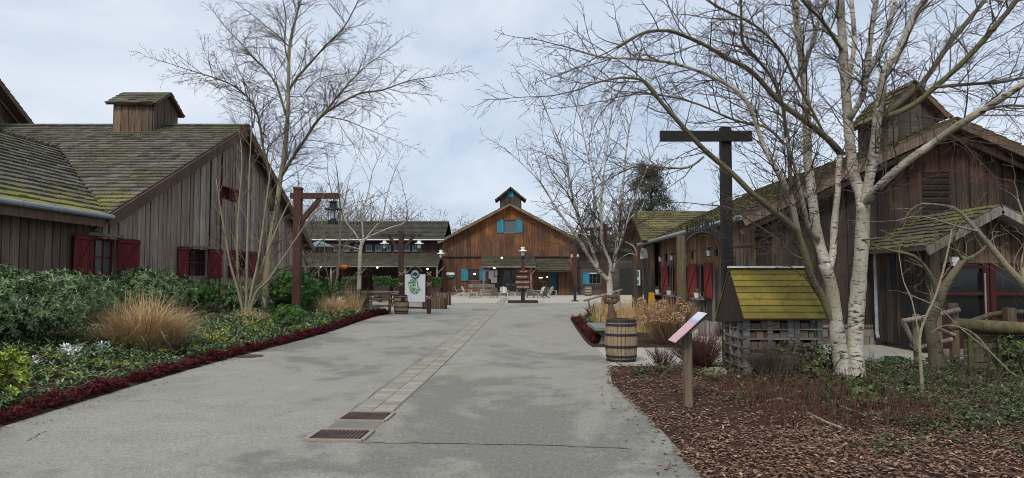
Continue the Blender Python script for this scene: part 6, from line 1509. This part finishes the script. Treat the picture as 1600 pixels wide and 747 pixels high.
cg = adirondack(M_cgreen, 'grey-green slatted armchair seen from behind beside the pallet seating')
place(ch, 760, 461, R(20), False, 'white slatted armchair behind the pallet seating, under the barn window'); place(ch, 812, 461, R(30), False, 'white slatted armchair just left behind the direction signpost')
place(cg, 772, 465.5, R(178), True)
place(cg, 848, 466, R(-140), False, 'grey-green slatted armchair among the white ones at the right of the terrace')
place(cg, 829, 465.5, R(170), False, 'grey-green slatted armchair right behind the direction signpost')
# low tables
tb = thing('low_table', (0,0,0), 'low white slatted table beside the middle white armchair', 'table', 'low slatted tables on the terrace'); o0 = V((0,0,0)); mb = MB()
for k in range(6): mb.box(((k-2.5)*.13, 0, .46), (.115, .7, .025))
mb.build('tabletop', M_cwhite, tb, off=o0)
for sx in (-1,1):
    for sy in (-1,1): mb = MB(); mb.box((sx*.33, sy*.29, .225), (.06,.06,.45)); mb.build('leg', M_cwhite, tb, off=o0)
place(tb, 799, 464.5, 0, True); place(tb, 762, 462, .1, False, 'low white slatted table in front of the barn window'); place(tb, 822, 460, .2, False, 'low white slatted table behind the direction signpost'); place(tb, 738, 465, .2, False, 'low white slatted table at the left end of the pallet seating'); place(tb, 863, 461.5, .1, False, 'low slatted table at the right end of the terrace')
# pallet benches
M_pal = wood('pallet_bench_timber', [(.50,.45,.37), (.40,.35,.28), (.58,.54,.46)], stain_amt=.3)
pb = thing('pallet_bench', (0,0,0), 'long bench of stacked pale pallets on the left of the terrace', 'bench', 'pallet benches on the terrace'); mb = MB()
for j in range(4):
    z = .06+j*.19
    for yy in (-.38, 0, .38): mb.box((0, yy, z+.075), (2.3, .11, .022))
    for xx in (-1.05, 0, 1.05):
        mb.box((xx, 0, z+.0), (.12, .85, .10))
mb.build('pallets', M_pal, pb, off=o0)
mb = MB(); mb.box((0, .42, 1.0), (2.3, .04, .3)); mb.build('backrest', M_grwood, pb, off=o0)
place(pb, 752, 464.5, 0, True); place(pb, 808, 461.5, 0, False, 'pallet bench directly behind the direction signpost'); place(pb, 784, 459, 0, False, 'pallet bench at the edge of the porch deck')
# picnic tables
pt = thing('picnic_table', (0,0,0), 'dark picnic table nearest the rail fence', 'picnic table', 'picnic tables on the left terrace'); mb = MB()
for k in range(5): mb.box((0, (k-2)*.15, .75), (1.9, .135, .04))
mb.build('tabletop', M_grwood, pt, off=o0)
for s in (-1,1):
    mb = MB(); 
    for k in (-.5,.5): mb.box((0, s*.72+k*.14, .45), (1.9, .125, .04))
    mb.build('seat', M_brwood, pt, off=o0)
    mb = MB(); mb.bar((s*.7, -.55, 0), (s*.7, -.2, .73), .06, .09); mb.bar((s*.7, .55, 0), (s*.7, .2, .73), .06, .09); mb.box((s*.7, 0, .4), (.05, 1.65, .09)); mb.build('leg', M_dark, pt, off=o0)
c = (P(592,470,44).x, 44, 0); pt.location = c
for px, Y, rz, lb in ((562, 46, .2, 'dark picnic table behind the white-barked birch'), (578, 52, -.1, 'picnic table in the second row under the lodge porch'), (610, 51, .1, 'picnic table between the clipped hedges'), (530, 50, .0, 'picnic table partly hidden by the young thin birch'), (505, 47, .3, 'picnic table behind the straw grass')):
    copy_tree(pt, (P(px,470,Y).x, Y, 0), rz, lb)
mb = MB(); c = P(600, 460, 43); 
for dx, h_ in ((-.5,.3),(0,.26)): pass
# parasol
t = thing('parasol', (P(499,400,56).x, 56, 0), 'pale teal parasol on the terrace behind the young birch', 'parasol'); c = P(499, 376, 56)
mb = MB(); mb.tube([(c.x,56,0),(c.x,56,c.z)], .04, 8); mb.build('pole', M_grwood, t); mb = MB(); mb.lathe((c.x,56,c.z-.45), [(1.1,0),(1.08,.03),(.05,.45)], 8); mb.build('canopy', plain('pale_teal_cloth', (.18,.30,.32), .8), t)
# bulbs under the eaves
blb = None
for i, (px, py, Y, lb) in enumerate(((502, 418, 67.3, 'lit round bulb under the lodge porch eave, left of the orange ornament'), (589.6, 418, 67.3, 'lit round bulb under the lodge porch eave, above the clipped hedge'), (668, 420.5, 66, 'lit round bulb hanging right of the map board post'), (772.5, 419, 69.3, 'lit round bulb under the middle porch of the orange barn'), (784, 403, 69.0, 'small white bulb over the middle porch roof'))):
    c = P(px, py, Y); t = thing('bulb', c, lb, 'lamp', 'lit bulbs on the porches'); mb = MB(); mb.lathe((0,0,0), [(.03,-.07),(.06,-.05),(.08,0),(.06,.05),(.04,.08)], 12); mb.build('globe', M_bulb, t, off=V((0,0,0))); mb = MB(); mb.tube([(0,0,.11),(0,0,.3)], .03, 6); mb.build('cap', M_black, t, off=V((0,0,0)))
# warm lights seen inside the barn windows
for px, py, w_, h_, lb in ((741.5, 428, .12, .16, 'warm lit lamp inside the window by the left turquoise shutter'), (845, 434, .22, .10, 'warm lit lamp inside the dark opening under the right porch'), (855, 433, .07, .16, 'narrow warm lamp at the right of the dark porch opening')):
    c = P(px, py, YB-.12); mb = MB(); mb.lathe(c, [(w_*.6,-h_/2),(w_,0),(w_*.5,h_/2)], 10); tag(mb.build('lamp', M_inlight), lb, 'lamp')
print('verts', sum(len(o.data.vertices) for o in bpy.data.objects if o.type == 'MESH'))
